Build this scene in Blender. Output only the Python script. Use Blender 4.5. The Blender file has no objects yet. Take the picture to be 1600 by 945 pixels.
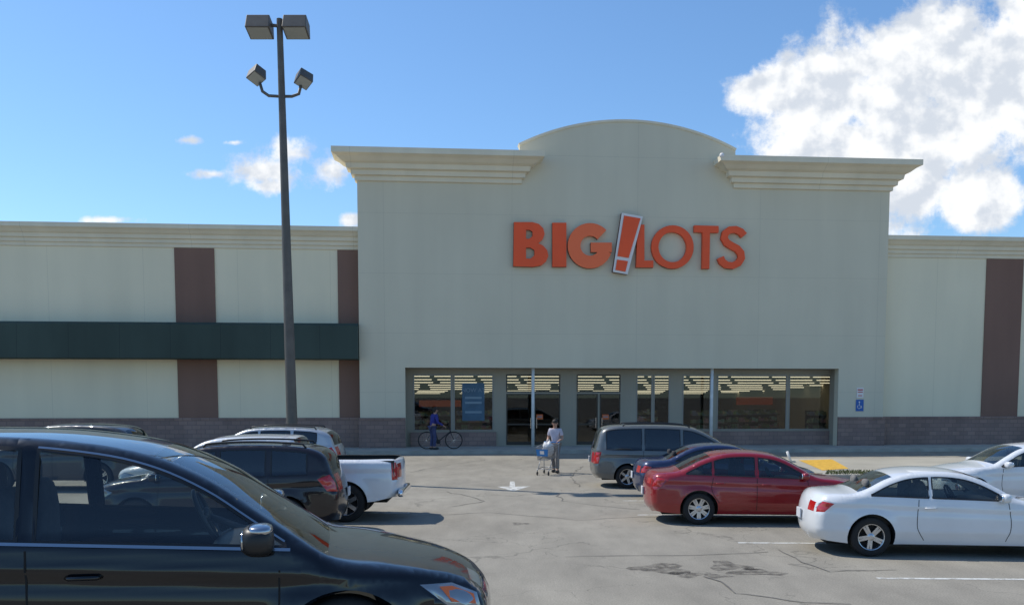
import bpy, bmesh, math, random
import numpy as np
from mathutils import Vector, Matrix
from mathutils.geometry import delaunay_2d_cdt
random.seed(4)
SC=bpy.context.scene; COL=SC.collection
R=math.radians; PI=math.pi
# ---------------------------------------------------------------- camera model
F=1450.0; CX=800.0; CY=734.0; TH=R(4.5); H=2.5
cam=bpy.data.cameras.new('camera'); co=bpy.data.objects.new('camera',cam); COL.objects.link(co)
co.location=(0,0,H); co.rotation_euler=(PI/2-TH,0,0)
cam.sensor_width=36; cam.lens=F/1600*36; cam.shift_y=(CY-472.5)/1600; cam.clip_end=4000; cam.clip_start=.05
SC.camera=co
def ray(px,py):
    a=(px-CX)/F; b=(CY-py)/F
    return Vector((a, math.cos(TH)+b*math.sin(TH), -math.sin(TH)+b*math.cos(TH)))
def G(px,py,z=0.0):
    d=ray(px,py); t=(z-H)/d.z
    return Vector((d.x*t,d.y*t,z))
def PY(px,py,Y):
    d=ray(px,py); t=Y/d.y
    return Vector((d.x*t,Y,H+d.z*t))
AL=R(5.0); O=Vector((0,43.7,0)); UU=Vector((math.cos(AL),math.sin(AL),0)); WW=Vector((-math.sin(AL),math.cos(AL),0))
def Bp(px,py,w=0.0):
    d=ray(px,py); c=Vector((0,0,H))
    t=(w-(c-O).dot(WW))/d.dot(WW)
    p=c+d*t
    return ((p-O).dot(UU), p.z)
# ---------------------------------------------------------------- materials
def nodes(m):
    m.use_nodes=True; nt=m.node_tree; return nt, nt.nodes, nt.links
def M(name,col,rough=.6,metal=0,coat=0,emis=0,var=None,bump=None,spec=.5):
    m=bpy.data.materials.new(name); nt,N,Lk=nodes(m); b=N['Principled BSDF']
    b.inputs['Base Color'].default_value=(*col,1); b.inputs['Roughness'].default_value=rough
    b.inputs['Metallic'].default_value=metal; b.inputs['Coat Weight'].default_value=coat
    b.inputs['Coat Roughness'].default_value=.04
    b.inputs['Specular IOR Level'].default_value=spec
    if emis:
        b.inputs['Emission Color'].default_value=(*col,1); b.inputs['Emission Strength'].default_value=emis
    tc=N.new('ShaderNodeTexCoord')
    if var:
        sc,amt=var
        n=N.new('ShaderNodeTexNoise'); n.inputs['Scale'].default_value=sc; n.inputs['Detail'].default_value=6
        Lk.new(tc.outputs['Object'],n.inputs['Vector'])
        mr=N.new('ShaderNodeMapRange'); mr.inputs['From Min'].default_value=.3; mr.inputs['From Max'].default_value=.7
        mr.inputs['To Min'].default_value=1-amt; mr.inputs['To Max'].default_value=1+amt
        Lk.new(n.outputs['Fac'],mr.inputs['Value'])
        mx=N.new('ShaderNodeVectorMath'); mx.operation='SCALE'; mx.inputs[0].default_value=col
        Lk.new(mr.outputs['Result'],mx.inputs['Scale']); Lk.new(mx.outputs['Vector'],b.inputs['Base Color'])
    if bump:
        sc,st=bump
        n=N.new('ShaderNodeTexNoise'); n.inputs['Scale'].default_value=sc; n.inputs['Detail'].default_value=4
        Lk.new(tc.outputs['Object'],n.inputs['Vector'])
        bp=N.new('ShaderNodeBump'); bp.inputs['Strength'].default_value=st; bp.inputs['Distance'].default_value=.02
        Lk.new(n.outputs['Fac'],bp.inputs['Height']); Lk.new(bp.outputs['Normal'],b.inputs['Normal'])
    return m
def glass(name,tint,base=.05,mul=.85):
    m=bpy.data.materials.new(name); nt,N,Lk=nodes(m); N.remove(N['Principled BSDF'])
    out=N['Material Output']; t=N.new('ShaderNodeBsdfTransparent'); t.inputs['Color'].default_value=(*tint,1)
    g=N.new('ShaderNodeBsdfGlossy'); g.inputs['Roughness'].default_value=.01; g.inputs['Color'].default_value=(.95,.97,1,1)
    lw=N.new('ShaderNodeLayerWeight'); p=N.new('ShaderNodeMath'); p.operation='POWER'; p.inputs[1].default_value=4.5
    Lk.new(lw.outputs['Facing'],p.inputs[0])
    q=N.new('ShaderNodeMath'); q.operation='MULTIPLY_ADD'; q.inputs[1].default_value=mul; q.inputs[2].default_value=base
    Lk.new(p.outputs[0],q.inputs[0]); mx=N.new('ShaderNodeMixShader')
    lw.inputs['Blend'].default_value=.5
    Lk.new(q.outputs[0],mx.inputs[0]); Lk.new(t.outputs[0],mx.inputs[1]); Lk.new(g.outputs[0],mx.inputs[2]); Lk.new(mx.outputs[0],out.inputs[0])
    return m
def wallmat(name,col,bw,bh,mort,mcol,rough=.9,stain=.1,vary=None,bumpst=.25):
    m=bpy.data.materials.new(name); nt,N,Lk=nodes(m); b=N['Principled BSDF']; b.inputs['Roughness'].default_value=rough
    b.inputs['Specular IOR Level'].default_value=.2
    tc=N.new('ShaderNodeTexCoord'); sp=N.new('ShaderNodeSeparateXYZ'); cb=N.new('ShaderNodeCombineXYZ')
    Lk.new(tc.outputs['Object'],sp.inputs[0]); Lk.new(sp.outputs['X'],cb.inputs['X']); Lk.new(sp.outputs['Z'],cb.inputs['Y'])
    br=N.new('ShaderNodeTexBrick'); br.inputs['Scale'].default_value=1; br.inputs['Brick Width'].default_value=bw; br.inputs['Row Height'].default_value=bh
    br.inputs['Mortar Size'].default_value=mort; br.inputs['Mortar Smooth'].default_value=.3
    br.offset=.5 if vary else 0
    br.inputs['Color1'].default_value=(*col,1); br.inputs['Color2'].default_value=(*(vary or col),1); br.inputs['Mortar'].default_value=(*mcol,1)
    Lk.new(cb.outputs[0],br.inputs['Vector'])
    mp=N.new('ShaderNodeMapping'); mp.inputs['Scale'].default_value=(.9,.9,.12); Lk.new(tc.outputs['Object'],mp.inputs[0])
    n=N.new('ShaderNodeTexNoise'); n.inputs['Scale'].default_value=1.2; n.inputs['Detail'].default_value=8; Lk.new(mp.outputs[0],n.inputs['Vector'])
    n2=N.new('ShaderNodeTexNoise'); n2.inputs['Scale'].default_value=.25; n2.inputs['Detail'].default_value=5; Lk.new(tc.outputs['Object'],n2.inputs['Vector'])
    ad=N.new('ShaderNodeMath'); ad.operation='ADD'; Lk.new(n.outputs['Fac'],ad.inputs[0]); Lk.new(n2.outputs['Fac'],ad.inputs[1])
    mr=N.new('ShaderNodeMapRange'); mr.inputs['From Min'].default_value=.7; mr.inputs['From Max'].default_value=1.3
    mr.inputs['To Min'].default_value=1-stain; mr.inputs['To Max'].default_value=1+stain*.6; Lk.new(ad.outputs[0],mr.inputs[0])
    vm=N.new('ShaderNodeVectorMath'); vm.operation='SCALE'; Lk.new(br.outputs['Color'],vm.inputs[0]); Lk.new(mr.outputs[0],vm.inputs['Scale'])
    Lk.new(vm.outputs[0],b.inputs['Base Color'])
    f=N.new('ShaderNodeTexNoise'); f.inputs['Scale'].default_value=40; f.inputs['Detail'].default_value=3; Lk.new(tc.outputs['Object'],f.inputs['Vector'])
    bp=N.new('ShaderNodeBump'); bp.inputs['Strength'].default_value=bumpst; bp.inputs['Distance'].default_value=.01
    Lk.new(f.outputs['Fac'],bp.inputs['Height']); Lk.new(bp.outputs[0],b.inputs['Normal'])
    return m
stucco=wallmat('stucco',(.68,.62,.475),5.9,2.72,.014,(.61,.555,.425),stain=.055)
stucco2=wallmat('cornice_stucco',(.78,.70,.54),7.3,50,.01,(.62,.56,.43),stain=.10)
wingst=wallmat('wing_stucco',(.84,.75,.55),4.2,60,.014,(.74,.66,.48),stain=.06)
brownst=wallmat('brown_stucco',(.235,.14,.108),50,60,.001,(.1,.08,.07),stain=.12)
block=wallmat('split_block',(.33,.225,.19),.4,.2,.014,(.21,.155,.135),vary=(.25,.175,.155),stain=.18,bumpst=.8)
awn=wallmat('green_awning',(.055,.078,.066),2.2,60,.012,(.035,.045,.04),rough=.7,stain=.2)
chrome=M('chrome',(.85,.85,.86),.08,1)
dchrome=M('dull_chrome',(.45,.46,.48),.18,1)
alum=M('aluminium_rim',(.55,.56,.58),.25,.9,var=(8,.1))
rubber=M('tyre_rubber',(.018,.018,.018),.85,bump=(60,.3))
black=M('black_trim',(.012,.012,.013),.45)
dark=M('dark_underbody',(.01,.01,.01),.9)
cloth_d=M('seat_cloth_dark',(.03,.03,.033),.9,var=(20,.2))
cloth_g=M('seat_cloth_grey',(.16,.15,.14),.9,var=(20,.2))
cgl=glass('car_glass',(.50,.55,.53),.07)
cgl_f=glass('near_car_glass',(.74,.78,.76),.06)
cgl_d=glass('tinted_car_glass',(.10,.11,.11),.08)
redlens=M('red_lens',(.45,.01,.01),.12,coat=1)
amber=M('amber_lens',(.85,.16,.02),.15,coat=1)
clear=M('clear_lens',(.30,.32,.34),.12,.5,coat=1)
platem=M('plate_white',(.6,.6,.62),.5)
skin_m=M('skin',(.42,.24,.17),.6)
# ---------------------------------------------------------------- mesh helpers
class MB:
    def __init__(s): s.v=[]; s.f=[]
    def add(s,vs,fs):
        o=len(s.v); s.v+= [tuple(v) for v in vs]; s.f+=[tuple(i+o for i in f) for f in fs]; return s
    def box(s,x0,x1,y0,y1,z0,z1,mat=None):
        vs=[(x,y,z) for z in (z0,z1) for y in (y0,y1) for x in (x0,x1)]
        if mat: vs=[mat@Vector(v) for v in vs]
        return s.add(vs,[(0,2,3,1),(4,5,7,6),(0,1,5,4),(1,3,7,5),(3,2,6,7),(2,0,4,6)])
    def tube(s,path,r,n=8,cap=True):
        P=[Vector(p) for p in path]; rr=r if isinstance(r,(list,tuple)) else [r]*len(P)
        vs=[];fs=[]; prev=None
        for i,p in enumerate(P):
            d=(P[min(i+1,len(P)-1)]-P[max(i-1,0)]).normalized()
            if prev is None: a=d.orthogonal().normalized()
            else: a=(prev-d*prev.dot(d)).normalized()
            prev=a; b=d.cross(a)
            for k in range(n):
                t=2*PI*k/n; vs.append(p+(a*math.cos(t)+b*math.sin(t))*rr[i])
        for i in range(len(P)-1):
            for k in range(n): fs.append((i*n+k,i*n+(k+1)%n,(i+1)*n+(k+1)%n,(i+1)*n+k))
        if cap: fs.append(tuple(range(n-1,-1,-1))); fs.append(tuple((len(P)-1)*n+k for k in range(n)))
        return s.add(vs,fs)
    def lathe(s,prof,axis='y',n=32,c=(0,0,0)):
        vs=[];fs=[]
        for r,h in prof:
            for k in range(n):
                t=2*PI*k/n; a,b=r*math.cos(t),r*math.sin(t)
                vs.append((c[0]+a,c[1]+h,c[2]+b) if axis=='y' else (c[0]+a,c[1]+b,c[2]+h))
        for i in range(len(prof)-1):
            for k in range(n): fs.append((i*n+k,(i+1)*n+k,(i+1)*n+(k+1)%n,i*n+(k+1)%n))
        return s.add(vs,fs)
    def ell(s,c,r,nu=14,nv=10,p=2.0):
        vs=[];fs=[]
        sg=lambda a,e: math.copysign(abs(a)**e,a)
        e=2/p
        for j in range(nv+1):
            ph=-PI/2+PI*j/nv
            for k in range(nu):
                t=2*PI*k/nu
                vs.append((c[0]+r[0]*sg(math.cos(ph),e)*sg(math.cos(t),e),c[1]+r[1]*sg(math.cos(ph),e)*sg(math.sin(t),e),c[2]+r[2]*sg(math.sin(ph),e)))
        for j in range(nv):
            for k in range(nu): fs.append((j*nu+k,j*nu+(k+1)%nu,(j+1)*nu+(k+1)%nu,(j+1)*nu+k))
        return s.add(vs,fs)
    def prism(s,loops,w0,w1,back=False):
        vs=[];es=[]
        for lp in loops:
            o=len(vs); n=len(lp); vs+=[Vector((p[0],p[1])) for p in lp]; es+=[(o+i,o+(i+1)%n) for i in range(n)]
        r=delaunay_2d_cdt(vs,es,[],0,1e-6)
        cv=r[0]; fs=[]
        for f in r[2]:
            c=sum((cv[i] for i in f),Vector((0,0)))/len(f)
            if sum(inpoly(c.x,c.y,lp) for lp in loops)%2: fs.append(tuple(f))
        s.add([(p.x,w0,p.y) for p in cv],fs)
        if back: s.add([(p.x,w1,p.y) for p in cv],[f[::-1] for f in fs])
        for lp in loops:
            n=len(lp); s.add([(p[0],w0,p[1]) for p in lp]+[(p[0],w1,p[1]) for p in lp],[(i,(i+1)%n,n+(i+1)%n,n+i) for i in range(n)])
        return s
    def build(s,name,mat,parent=None,smooth=False,merge=False,bev=0,normals=True):
        me=bpy.data.meshes.new(name); me.from_pydata(s.v,[],s.f); me.update()
        if merge or normals:
            bm=bmesh.new(); bm.from_mesh(me)
            if merge: bmesh.ops.remove_doubles(bm,verts=bm.verts,dist=.0004)
            if normals: bmesh.ops.recalc_face_normals(bm,faces=bm.faces)
            bm.to_mesh(me); bm.free()
        if smooth: me.polygons.foreach_set('use_smooth',[True]*len(me.polygons))
        me.materials.append(mat)
        o=bpy.data.objects.new(name,me); COL.objects.link(o)
        if parent: o.parent=parent
        if bev:
            b=o.modifiers.new('bevel','BEVEL'); b.width=bev; b.segments=2; b.limit_method='ANGLE'
        return o
def inpoly(x,y,P):
    r=False; n=len(P); j=n-1
    for i in range(n):
        xi,yi=P[i][0],P[i][1]; xj,yj=P[j][0],P[j][1]
        if (yi>y)!=(yj>y) and x<(xj-xi)*(y-yi)/(yj-yi)+xi: r=not r
        j=i
    return r
def thing(name,label,cat,loc=(0,0,0),rz=0,group=None):
    o=bpy.data.objects.new(name,None); COL.objects.link(o); o.location=loc; o.rotation_euler=(0,0,rz); o.empty_display_size=.2
    o['label']=label; o['category']=cat
    if group: o['group']=group
    return o
def tag(o,label,cat,group=None):
    o['label']=label; o['category']=cat
    if group: o['group']=group
    return o
def struct(o): o['kind']='structure'; return o
def textmesh(body,size,name,mat,parent,loc,ext=.003,sx=1,align='CENTER'):
    c=bpy.data.curves.new('t','FONT'); c.body=body; c.size=size; c.align_x=align; c.extrude=ext; c.space_line=.9
    o=bpy.data.objects.new('t',c); COL.objects.link(o); bpy.context.view_layer.update()
    me=bpy.data.meshes.new_from_object(o.evaluated_get(bpy.context.evaluated_depsgraph_get())); bpy.data.objects.remove(o)
    for v in me.vertices: x,y,z=v.co; v.co=(x*sx,-z,y)
    me.materials.clear(); me.materials.append(mat)
    n=bpy.data.objects.new(name,me); COL.objects.link(n); n.parent=parent; n.location=loc
    return n
# ---------------------------------------------------------------- world
w=bpy.data.worlds.new('World'); SC.world=w; w.use_nodes=True; nt=w.node_tree; N=nt.nodes; Lk=nt.links
bg=N['Background']; bg.inputs['Strength'].default_value=.145
SUN_EL=R(52); sdir=Vector((-.905,.425,0)).normalized()
sky=N.new('ShaderNodeTexSky'); sky.sky_type='NISHITA'; sky.sun_disc=False; sky.sun_elevation=SUN_EL
sky.sun_rotation=math.atan2(sdir.x,sdir.y); sky.air_density=1.0; sky.dust_density=.3; sky.ozone_density=2.0
def mth(op,a,b=None,c=None):
    n=N.new('ShaderNodeMath'); n.operation=op
    for i,x in enumerate((a,b,c)):
        if x is None: continue
        if isinstance(x,(int,float)): n.inputs[i].default_value=x
        else: Lk.new(x,n.inputs[i])
    return n.outputs[0]
tint=N.new('ShaderNodeMix'); tint.data_type='RGBA'; tint.blend_type='MULTIPLY'; tint.inputs['Factor'].default_value=1
Lk.new(sky.outputs[0],tint.inputs['A']); tint.inputs['B'].default_value=(.76,.98,1.15,1)
tc=N.new('ShaderNodeTexCoord'); sp=N.new('ShaderNodeSeparateXYZ'); Lk.new(tc.outputs['Generated'],sp.inputs[0])
yy=mth('MAXIMUM',sp.outputs['Y'],.08); u_=mth('DIVIDE',sp.outputs['X'],yy); v_=mth('DIVIDE',sp.outputs['Z'],yy)
cb=N.new('ShaderNodeCombineXYZ'); Lk.new(u_,cb.inputs[0]); Lk.new(v_,cb.inputs[1])
blobs=[(1205,152,75,42),(1285,138,105,90),(1260,210,110,66),(1390,128,140,115),(1510,110,170,135),(1620,70,160,150),(1460,205,190,100),(1620,180,140,95),
 (1420,306,95,72),(1520,310,105,60),(1420,262,100,60),(1330,235,100,66),(1740,120,180,160),
 (410,265,130,52,.6),(460,240,90,56,.6),(330,272,90,20,.5),(510,264,85,60,.6),(420,290,100,24,.5),(300,219,60,17,.42),(365,223,50,12,.4),(165,344,110,15,.5),(548,343,40,22,.7),
 (-500,200,200,70),(-300,150,120,60),(2300,260,220,60)]
cur=None
for bb_ in blobs:
    px,py,rx,ry=bb_[:4]; pk=bb_[4] if len(bb_)>4 else 1.0
    d=ray(px,py); c=(d.x/d.y,d.z/d.y)
    s1=N.new('ShaderNodeVectorMath'); s1.operation='SUBTRACT'; Lk.new(cb.outputs[0],s1.inputs[0]); s1.inputs[1].default_value=(c[0],c[1],0)
    s2=N.new('ShaderNodeVectorMath'); s2.operation='MULTIPLY'; Lk.new(s1.outputs[0],s2.inputs[0]); s2.inputs[1].default_value=(F/rx,F/ry,0)
    s3=N.new('ShaderNodeVectorMath'); s3.operation='LENGTH'; Lk.new(s2.outputs[0],s3.inputs[0])
    e=mth('SUBTRACT',pk,s3.outputs['Value'])
    cur=e if cur is None else mth('SMOOTH_MAX',cur,e,.25)
def fbm(off,scale=9,det=9,rough=.62):
    a=N.new('ShaderNodeVectorMath'); a.operation='ADD'; Lk.new(cb.outputs[0],a.inputs[0]); a.inputs[1].default_value=off
    n=N.new('ShaderNodeTexNoise'); n.inputs['Scale'].default_value=scale; n.inputs['Detail'].default_value=det; n.inputs['Roughness'].default_value=rough
    Lk.new(a.outputs[0],n.inputs['Vector']); return n.outputs['Fac']
n1=fbm((0,0,0),17,12,.63); m1=fbm((0,0,0),12,5,.55); n2=fbm((-.010,.016,0),12,5,.55); n3=fbm((3,1,0),4.5,5)
val=mth('ADD',mth('MAXIMUM',cur,-1.2),mth('MULTIPLY',mth('SUBTRACT',n1,.5),2.1))
def mrange(x,a,b,c=0,d=1,smooth=True):
    n=N.new('ShaderNodeMapRange'); n.interpolation_type='SMOOTHSTEP' if smooth else 'LINEAR'
    Lk.new(x,n.inputs['Value']); n.inputs['From Min'].default_value=a; n.inputs['From Max'].default_value=b; n.inputs['To Min'].default_value=c; n.inputs['To Max'].default_value=d
    return n.outputs['Result']
mask=mrange(val,.0,.46)
mask=mth('MULTIPLY',mask,mth('GREATER_THAN',sp.outputs['Y'],.1))
shade=mrange(mth('ADD',mth('MULTIPLY',mth('SUBTRACT',m1,n2),2.9),mth('MULTIPLY',n3,.8)),.10,.58)
cc=N.new('ShaderNodeMix'); cc.data_type='RGBA'; Lk.new(shade,cc.inputs['Factor'])
cc.inputs['A'].default_value=(4.7,5.1,5.7,1); cc.inputs['B'].default_value=(7.0,7.1,7.2,1)
fm=N.new('ShaderNodeMix'); fm.data_type='RGBA'; Lk.new(mask,fm.inputs['Factor']); Lk.new(tint.outputs['Result'],fm.inputs['A']); Lk.new(cc.outputs['Result'],fm.inputs['B'])
Lk.new(fm.outputs['Result'],bg.inputs['Color'])
sl=bpy.data.lights.new('sun','SUN'); sl.energy=4.2; sl.angle=R(.5); sl.color=(1,.95,.86)
so=bpy.data.objects.new('sun',sl); COL.objects.link(so)
sv=Vector((sdir.x*math.cos(SUN_EL),sdir.y*math.cos(SUN_EL),math.sin(SUN_EL)))
so.rotation_euler=sv.to_track_quat('Z','Y').to_euler()
SC.view_settings.view_transform='Standard'; SC.view_settings.look='None'; SC.view_settings.exposure=0
# ---------------------------------------------------------------- ground
Z0=.635
def zg(Y):
    t=min(1,max(0,(11.0-Y)/4.0)); return Z0*t*t*(3-2*t)
def asphalt():
    m=bpy.data.materials.new('old_asphalt'); nt,N,Lk=nodes(m); b=N['Principled BSDF']; b.inputs['Roughness'].default_value=.88; b.inputs['Specular IOR Level'].default_value=.3
    tc=N.new('ShaderNodeTexCoord')
    def nz(sc,det=6,mp=None,rough=.5):
        n=N.new('ShaderNodeTexNoise'); n.inputs['Scale'].default_value=sc; n.inputs['Detail'].default_value=det; n.inputs['Roughness'].default_value=rough
        if mp:
            q=N.new('ShaderNodeMapping'); q.inputs['Scale'].default_value=mp; Lk.new(tc.outputs['Object'],q.inputs[0]); Lk.new(q.outputs[0],n.inputs['Vector'])
        else: Lk.new(tc.outputs['Object'],n.inputs['Vector'])
        return n
    a=nz(.16,8,None,.6); s=nz(45,3); md=nz(1.4,8,(1,.35,1),.65)
    cr=N.new('ShaderNodeValToRGB'); cr.color_ramp.elements[0].position=.3; cr.color_ramp.elements[0].color=(.235,.215,.178,1)
    cr.color_ramp.elements[1].position=.7; cr.color_ramp.elements[1].color=(.325,.298,.245,1); Lk.new(a.outputs['Fac'],cr.inputs[0])
    def mul(c,fac,lo,hi,f0=.3,f1=.7):
        mr=N.new('ShaderNodeMapRange'); mr.inputs['From Min'].default_value=f0; mr.inputs['From Max'].default_value=f1; mr.inputs['To Min'].default_value=lo; mr.inputs['To Max'].default_value=hi
        Lk.new(fac,mr.inputs[0]); v=N.new('ShaderNodeVectorMath'); v.operation='SCALE'; Lk.new(c,v.inputs[0]); Lk.new(mr.outputs[0],v.inputs['Scale']); return v.outputs[0]
    c=mul(cr.outputs[0],s.outputs['Fac'],.8,1.2); c=mul(c,md.outputs['Fac'],.82,1.12)
    dn=nz(.9,5); vm=N.new('ShaderNodeVectorMath'); vm.operation='SCALE'; vm.inputs['Scale'].default_value=1.6; Lk.new(dn.outputs['Color'],vm.inputs[0])
    av=N.new('ShaderNodeVectorMath'); av.operation='ADD'; Lk.new(tc.outputs['Object'],av.inputs[0]); Lk.new(vm.outputs[0],av.inputs[1])
    for sc,wd in ((.2,.005),(.55,.005)):
        vo=N.new('ShaderNodeTexVoronoi'); vo.feature='DISTANCE_TO_EDGE'; vo.inputs['Scale'].default_value=sc; Lk.new(av.outputs[0],vo.inputs['Vector'])
        k=nz(.35,3); ad=N.new('ShaderNodeMath'); ad.operation='MULTIPLY_ADD'; ad.inputs[1].default_value=.09; ad.inputs[2].default_value=-.043
        Lk.new(k.outputs['Fac'],ad.inputs[0]); mxx=N.new('ShaderNodeMath'); mxx.operation='MAXIMUM'; mxx.inputs[1].default_value=0; Lk.new(ad.outputs[0],mxx.inputs[0])
        sm=N.new('ShaderNodeMath'); sm.operation='ADD'; Lk.new(vo.outputs['Distance'],sm.inputs[0]); Lk.new(mxx.outputs[0],sm.inputs[1])
        c=mul(c,sm.outputs[0],.7,1,wd*.4,wd*1.3)
    Lk.new(c,b.inputs['Base Color'])
    bp=N.new('ShaderNodeBump'); bp.inputs['Strength'].default_value=.5; bp.inputs['Distance'].default_value=.01; Lk.new(s.outputs['Fac'],bp.inputs['Height']); Lk.new(bp.outputs[0],b.inputs['Normal'])
    return m
asph=asphalt()
ys=[-1500,-300,-60,-20,-5,2]+[6.5+.25*i for i in range(20)]+[14,20,30,45,80,300,1500]
xs=[-1500,-300,-60,-20,0,20,60,300,1500]
mb=MB(); mb.add([(x,y,zg(y)) for y in ys for x in xs],[(j*len(xs)+i,j*len(xs)+i+1,(j+1)*len(xs)+i+1,(j+1)*len(xs)+i) for j in range(len(ys)-1) for i in range(len(xs)-1)])
struct(mb.build('parking_lot_ground',asph,smooth=True,normals=False))
def wornpaint(name,col,lo,hi,mx_=.9):
    m=bpy.data.materials.new(name); nt,N,Lk=nodes(m); b=N['Principled BSDF']; b.inputs['Base Color'].default_value=(*col,1); b.inputs['Roughness'].default_value=.75
    t=N.new('ShaderNodeBsdfTransparent'); mx=N.new('ShaderNodeMixShader'); tc=N.new('ShaderNodeTexCoord'); n=N.new('ShaderNodeTexNoise'); n.inputs['Scale'].default_value=5; n.inputs['Detail'].default_value=9; n.inputs['Roughness'].default_value=.7
    Lk.new(tc.outputs['Object'],n.inputs['Vector']); g=N.new('ShaderNodeMapRange'); g.inputs['From Min'].default_value=lo; g.inputs['From Max'].default_value=hi; g.inputs['To Max'].default_value=mx_
    Lk.new(n.outputs['Fac'],g.inputs[0]); Lk.new(g.outputs[0],mx.inputs[0]); Lk.new(t.outputs[0],mx.inputs[1]); Lk.new(b.outputs[0],mx.inputs[2]); Lk.new(mx.outputs[0],N['Material Output'].inputs[0]); return m
paint=wornpaint('worn_white_paint',(.66,.66,.62),.34,.52)
def sheet(name,pix,mat,z=.004,pts=None,wob=0):
    P=pts or [G(*p) for p in pix]
    lp=[(p[0],p[1]) for p in P]
    vs=[Vector(p) for p in lp]; n=len(vs); r=delaunay_2d_cdt(vs,[(i,(i+1)%n) for i in range(n)],[],1,1e-6)
    mb=MB(); mb.add([(p.x,p.y,z) for p in r[0]],[tuple(f) for f in r[2]])
    o=mb.build(name,mat,normals=False); struct(o); return o
def hline(x0,x1,Y,wd=.1,ang=0,name='painted_stall_line'):
    m=(x0+x1)/2; c,s=math.cos(ang),math.sin(ang); h=(x1-x0)/2
    P=[(m+c*a*h-s*b*wd/2, Y+s*a*h+c*b*wd/2) for a,b in ((-1,-1),(1,-1),(1,1),(-1,1))]
    return sheet(name,None,paint,.004,P)
p=G(1155,849); hline(p.x,p.x+5.4,p.y,ang=R(-2))
p=G(1370,903); hline(p.x,p.x+5.4,p.y-.1,ang=R(-2))
p=G(1075,808); hline(p.x-1,p.x+4.4,p.y+.4)
p=G(985,782); hline(p.x-.2,p.x+5.2,p.y)
p=G(640,801); hline(p.x-5.4,p.x,p.y)
p=G(600,775); hline(p.x-5.4,p.x,p.y)
sheet('painted_arrow',[(797,752),(804,752),(805,760),(829,759),(802,767),(777,760),(796,760)],paint)
oil=wornpaint('oil_stain',(.085,.072,.058),.40,.66,.75)
for (cx_,cy_,rx,ry) in ((1035,888,.42,.25),(1075,897,.25,.12),(1140,884,.3,.25),(1178,893,.35,.18),(1120,900,.2,.1),(812,818,.16,.1)):
    c=G(cx_,cy_); P=[]
    for k in range(22):
        t=2*PI*k/22; q=1+.35*math.sin(3*t+cx_)+random.uniform(-.15,.15); P.append((c.x+rx*q*math.cos(t),c.y+ry*1.6*q*math.sin(t)))
    sheet('asphalt_stain',None,oil,.004,P)
tar=M('tar_seal',(.14,.128,.11),.7,var=(3,.3))
def crack(pix,wd=.022):
    P=[G(*p) for p in pix]; Q=[]
    for a,b in zip(P[:-1],P[1:]):
        n=max(3,int((b-a).length/.35))
        for i in range(n): 
            q=a.lerp(b,i/n); Q.append(q+Vector((random.uniform(-.07,.07),random.uniform(-.07,.07),0)))
    Q.append(P[-1]); vs=[];fs=[]
    for i,q in enumerate(Q):
        d=(Q[min(i+1,len(Q)-1)]-Q[max(i-1,0)]).normalized(); nn=Vector((-d.y,d.x,0))*wd*random.uniform(.3,.7)
        vs+=[(q.x+nn.x,q.y+nn.y,.008),(q.x-nn.x,q.y-nn.y,.008)]
    fs=[(2*i,2*i+1,2*i+3,2*i+2) for i in range(len(Q)-1)]
    mb=MB(); mb.add(vs,fs); struct(mb.build('sealed_crack',tar,normals=False))
for c in ([(700,768),(760,783),(700,792)],[(868,770),(880,782),(930,790),(1000,796)],[(620,808),(760,800),(900,812),(1050,806)],[(880,870),(1050,868),(1200,862)],
          [(1105,900),(1150,925),(1230,940),(1330,944)],[(1210,858),(1290,893),(1400,890)],[(760,718),(690,728),(640,738)],[(905,760),(890,745),(910,728)]):
    crack(c)
conc=M('sidewalk_concrete',(.40,.38,.33),.9,var=(.8,.15),bump=(30,.3))
kerbm=M('kerb_concrete',(.38,.36,.31),.9,var=(1.5,.2))
bld=thing('store_building','wide cream stucco shop building with arched central tower, brown pilasters and green awning','building',O,AL)
def local_struct(mb,name,mat):
    o=mb.build(name,mat); o.location=O; o.rotation_euler=(0,0,AL); struct(o); return o
mb=MB(); mb.box(-60,60,-2.6,1.4,0,.14); local_struct(mb,'sidewalk',conc)
mb=MB(); mb.box(-60,60,-2.76,-2.603,0,.15); local_struct(mb,'kerb',kerbm)
conc2=M('apron_concrete',(.36,.335,.275),.9,var=(.5,.15),bump=(30,.3))
sheet('concrete_apron',[(1135,716.5),(1750,713),(1900,738),(1190,739)],conc2,.006)
yel=M('yellow_ramp_paint',(.62,.36,.04),.75,var=(6,.25))
sheet('painted_ramp',[(1248,719),(1300,717.5),(1326,732),(1285,735)],yel,.012)
P=[G(1283,748),G(1500,748),G(1500,741),G(1290,741)]
mb=MB(); mb.add([(p.x,p.y,z) for z in (0,.13) for p in P],[(0,1,5,4),(1,2,6,5),(2,3,7,6),(3,0,4,7),(4,5,6,7)]); struct(mb.build('island_kerb',kerbm))
gm=M('grass_green',(.085,.10,.03),.9,var=(3,.3)); gb=MB()
for i in range(2600):
    a,b=random.random(),random.random()
    q=P[0].lerp(P[1],.02+.96*a).lerp(P[3].lerp(P[2],.02+.96*a),.08+.84*b); h_=random.uniform(.03,.08); an=random.uniform(0,PI); dx,dy=.012*math.cos(an),.012*math.sin(an)
    gb.add([(q.x-dx,q.y-dy,.13),(q.x+dx,q.y+dy,.13),(q.x+random.uniform(-.04,.04),q.y+random.uniform(-.04,.04),.13+h_)],[(0,1,2)])
go=gb.build('grass',gm,normals=False); tag(go,'thin strip of grass on the kerbed parking island','grass'); go['kind']='stuff'
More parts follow.
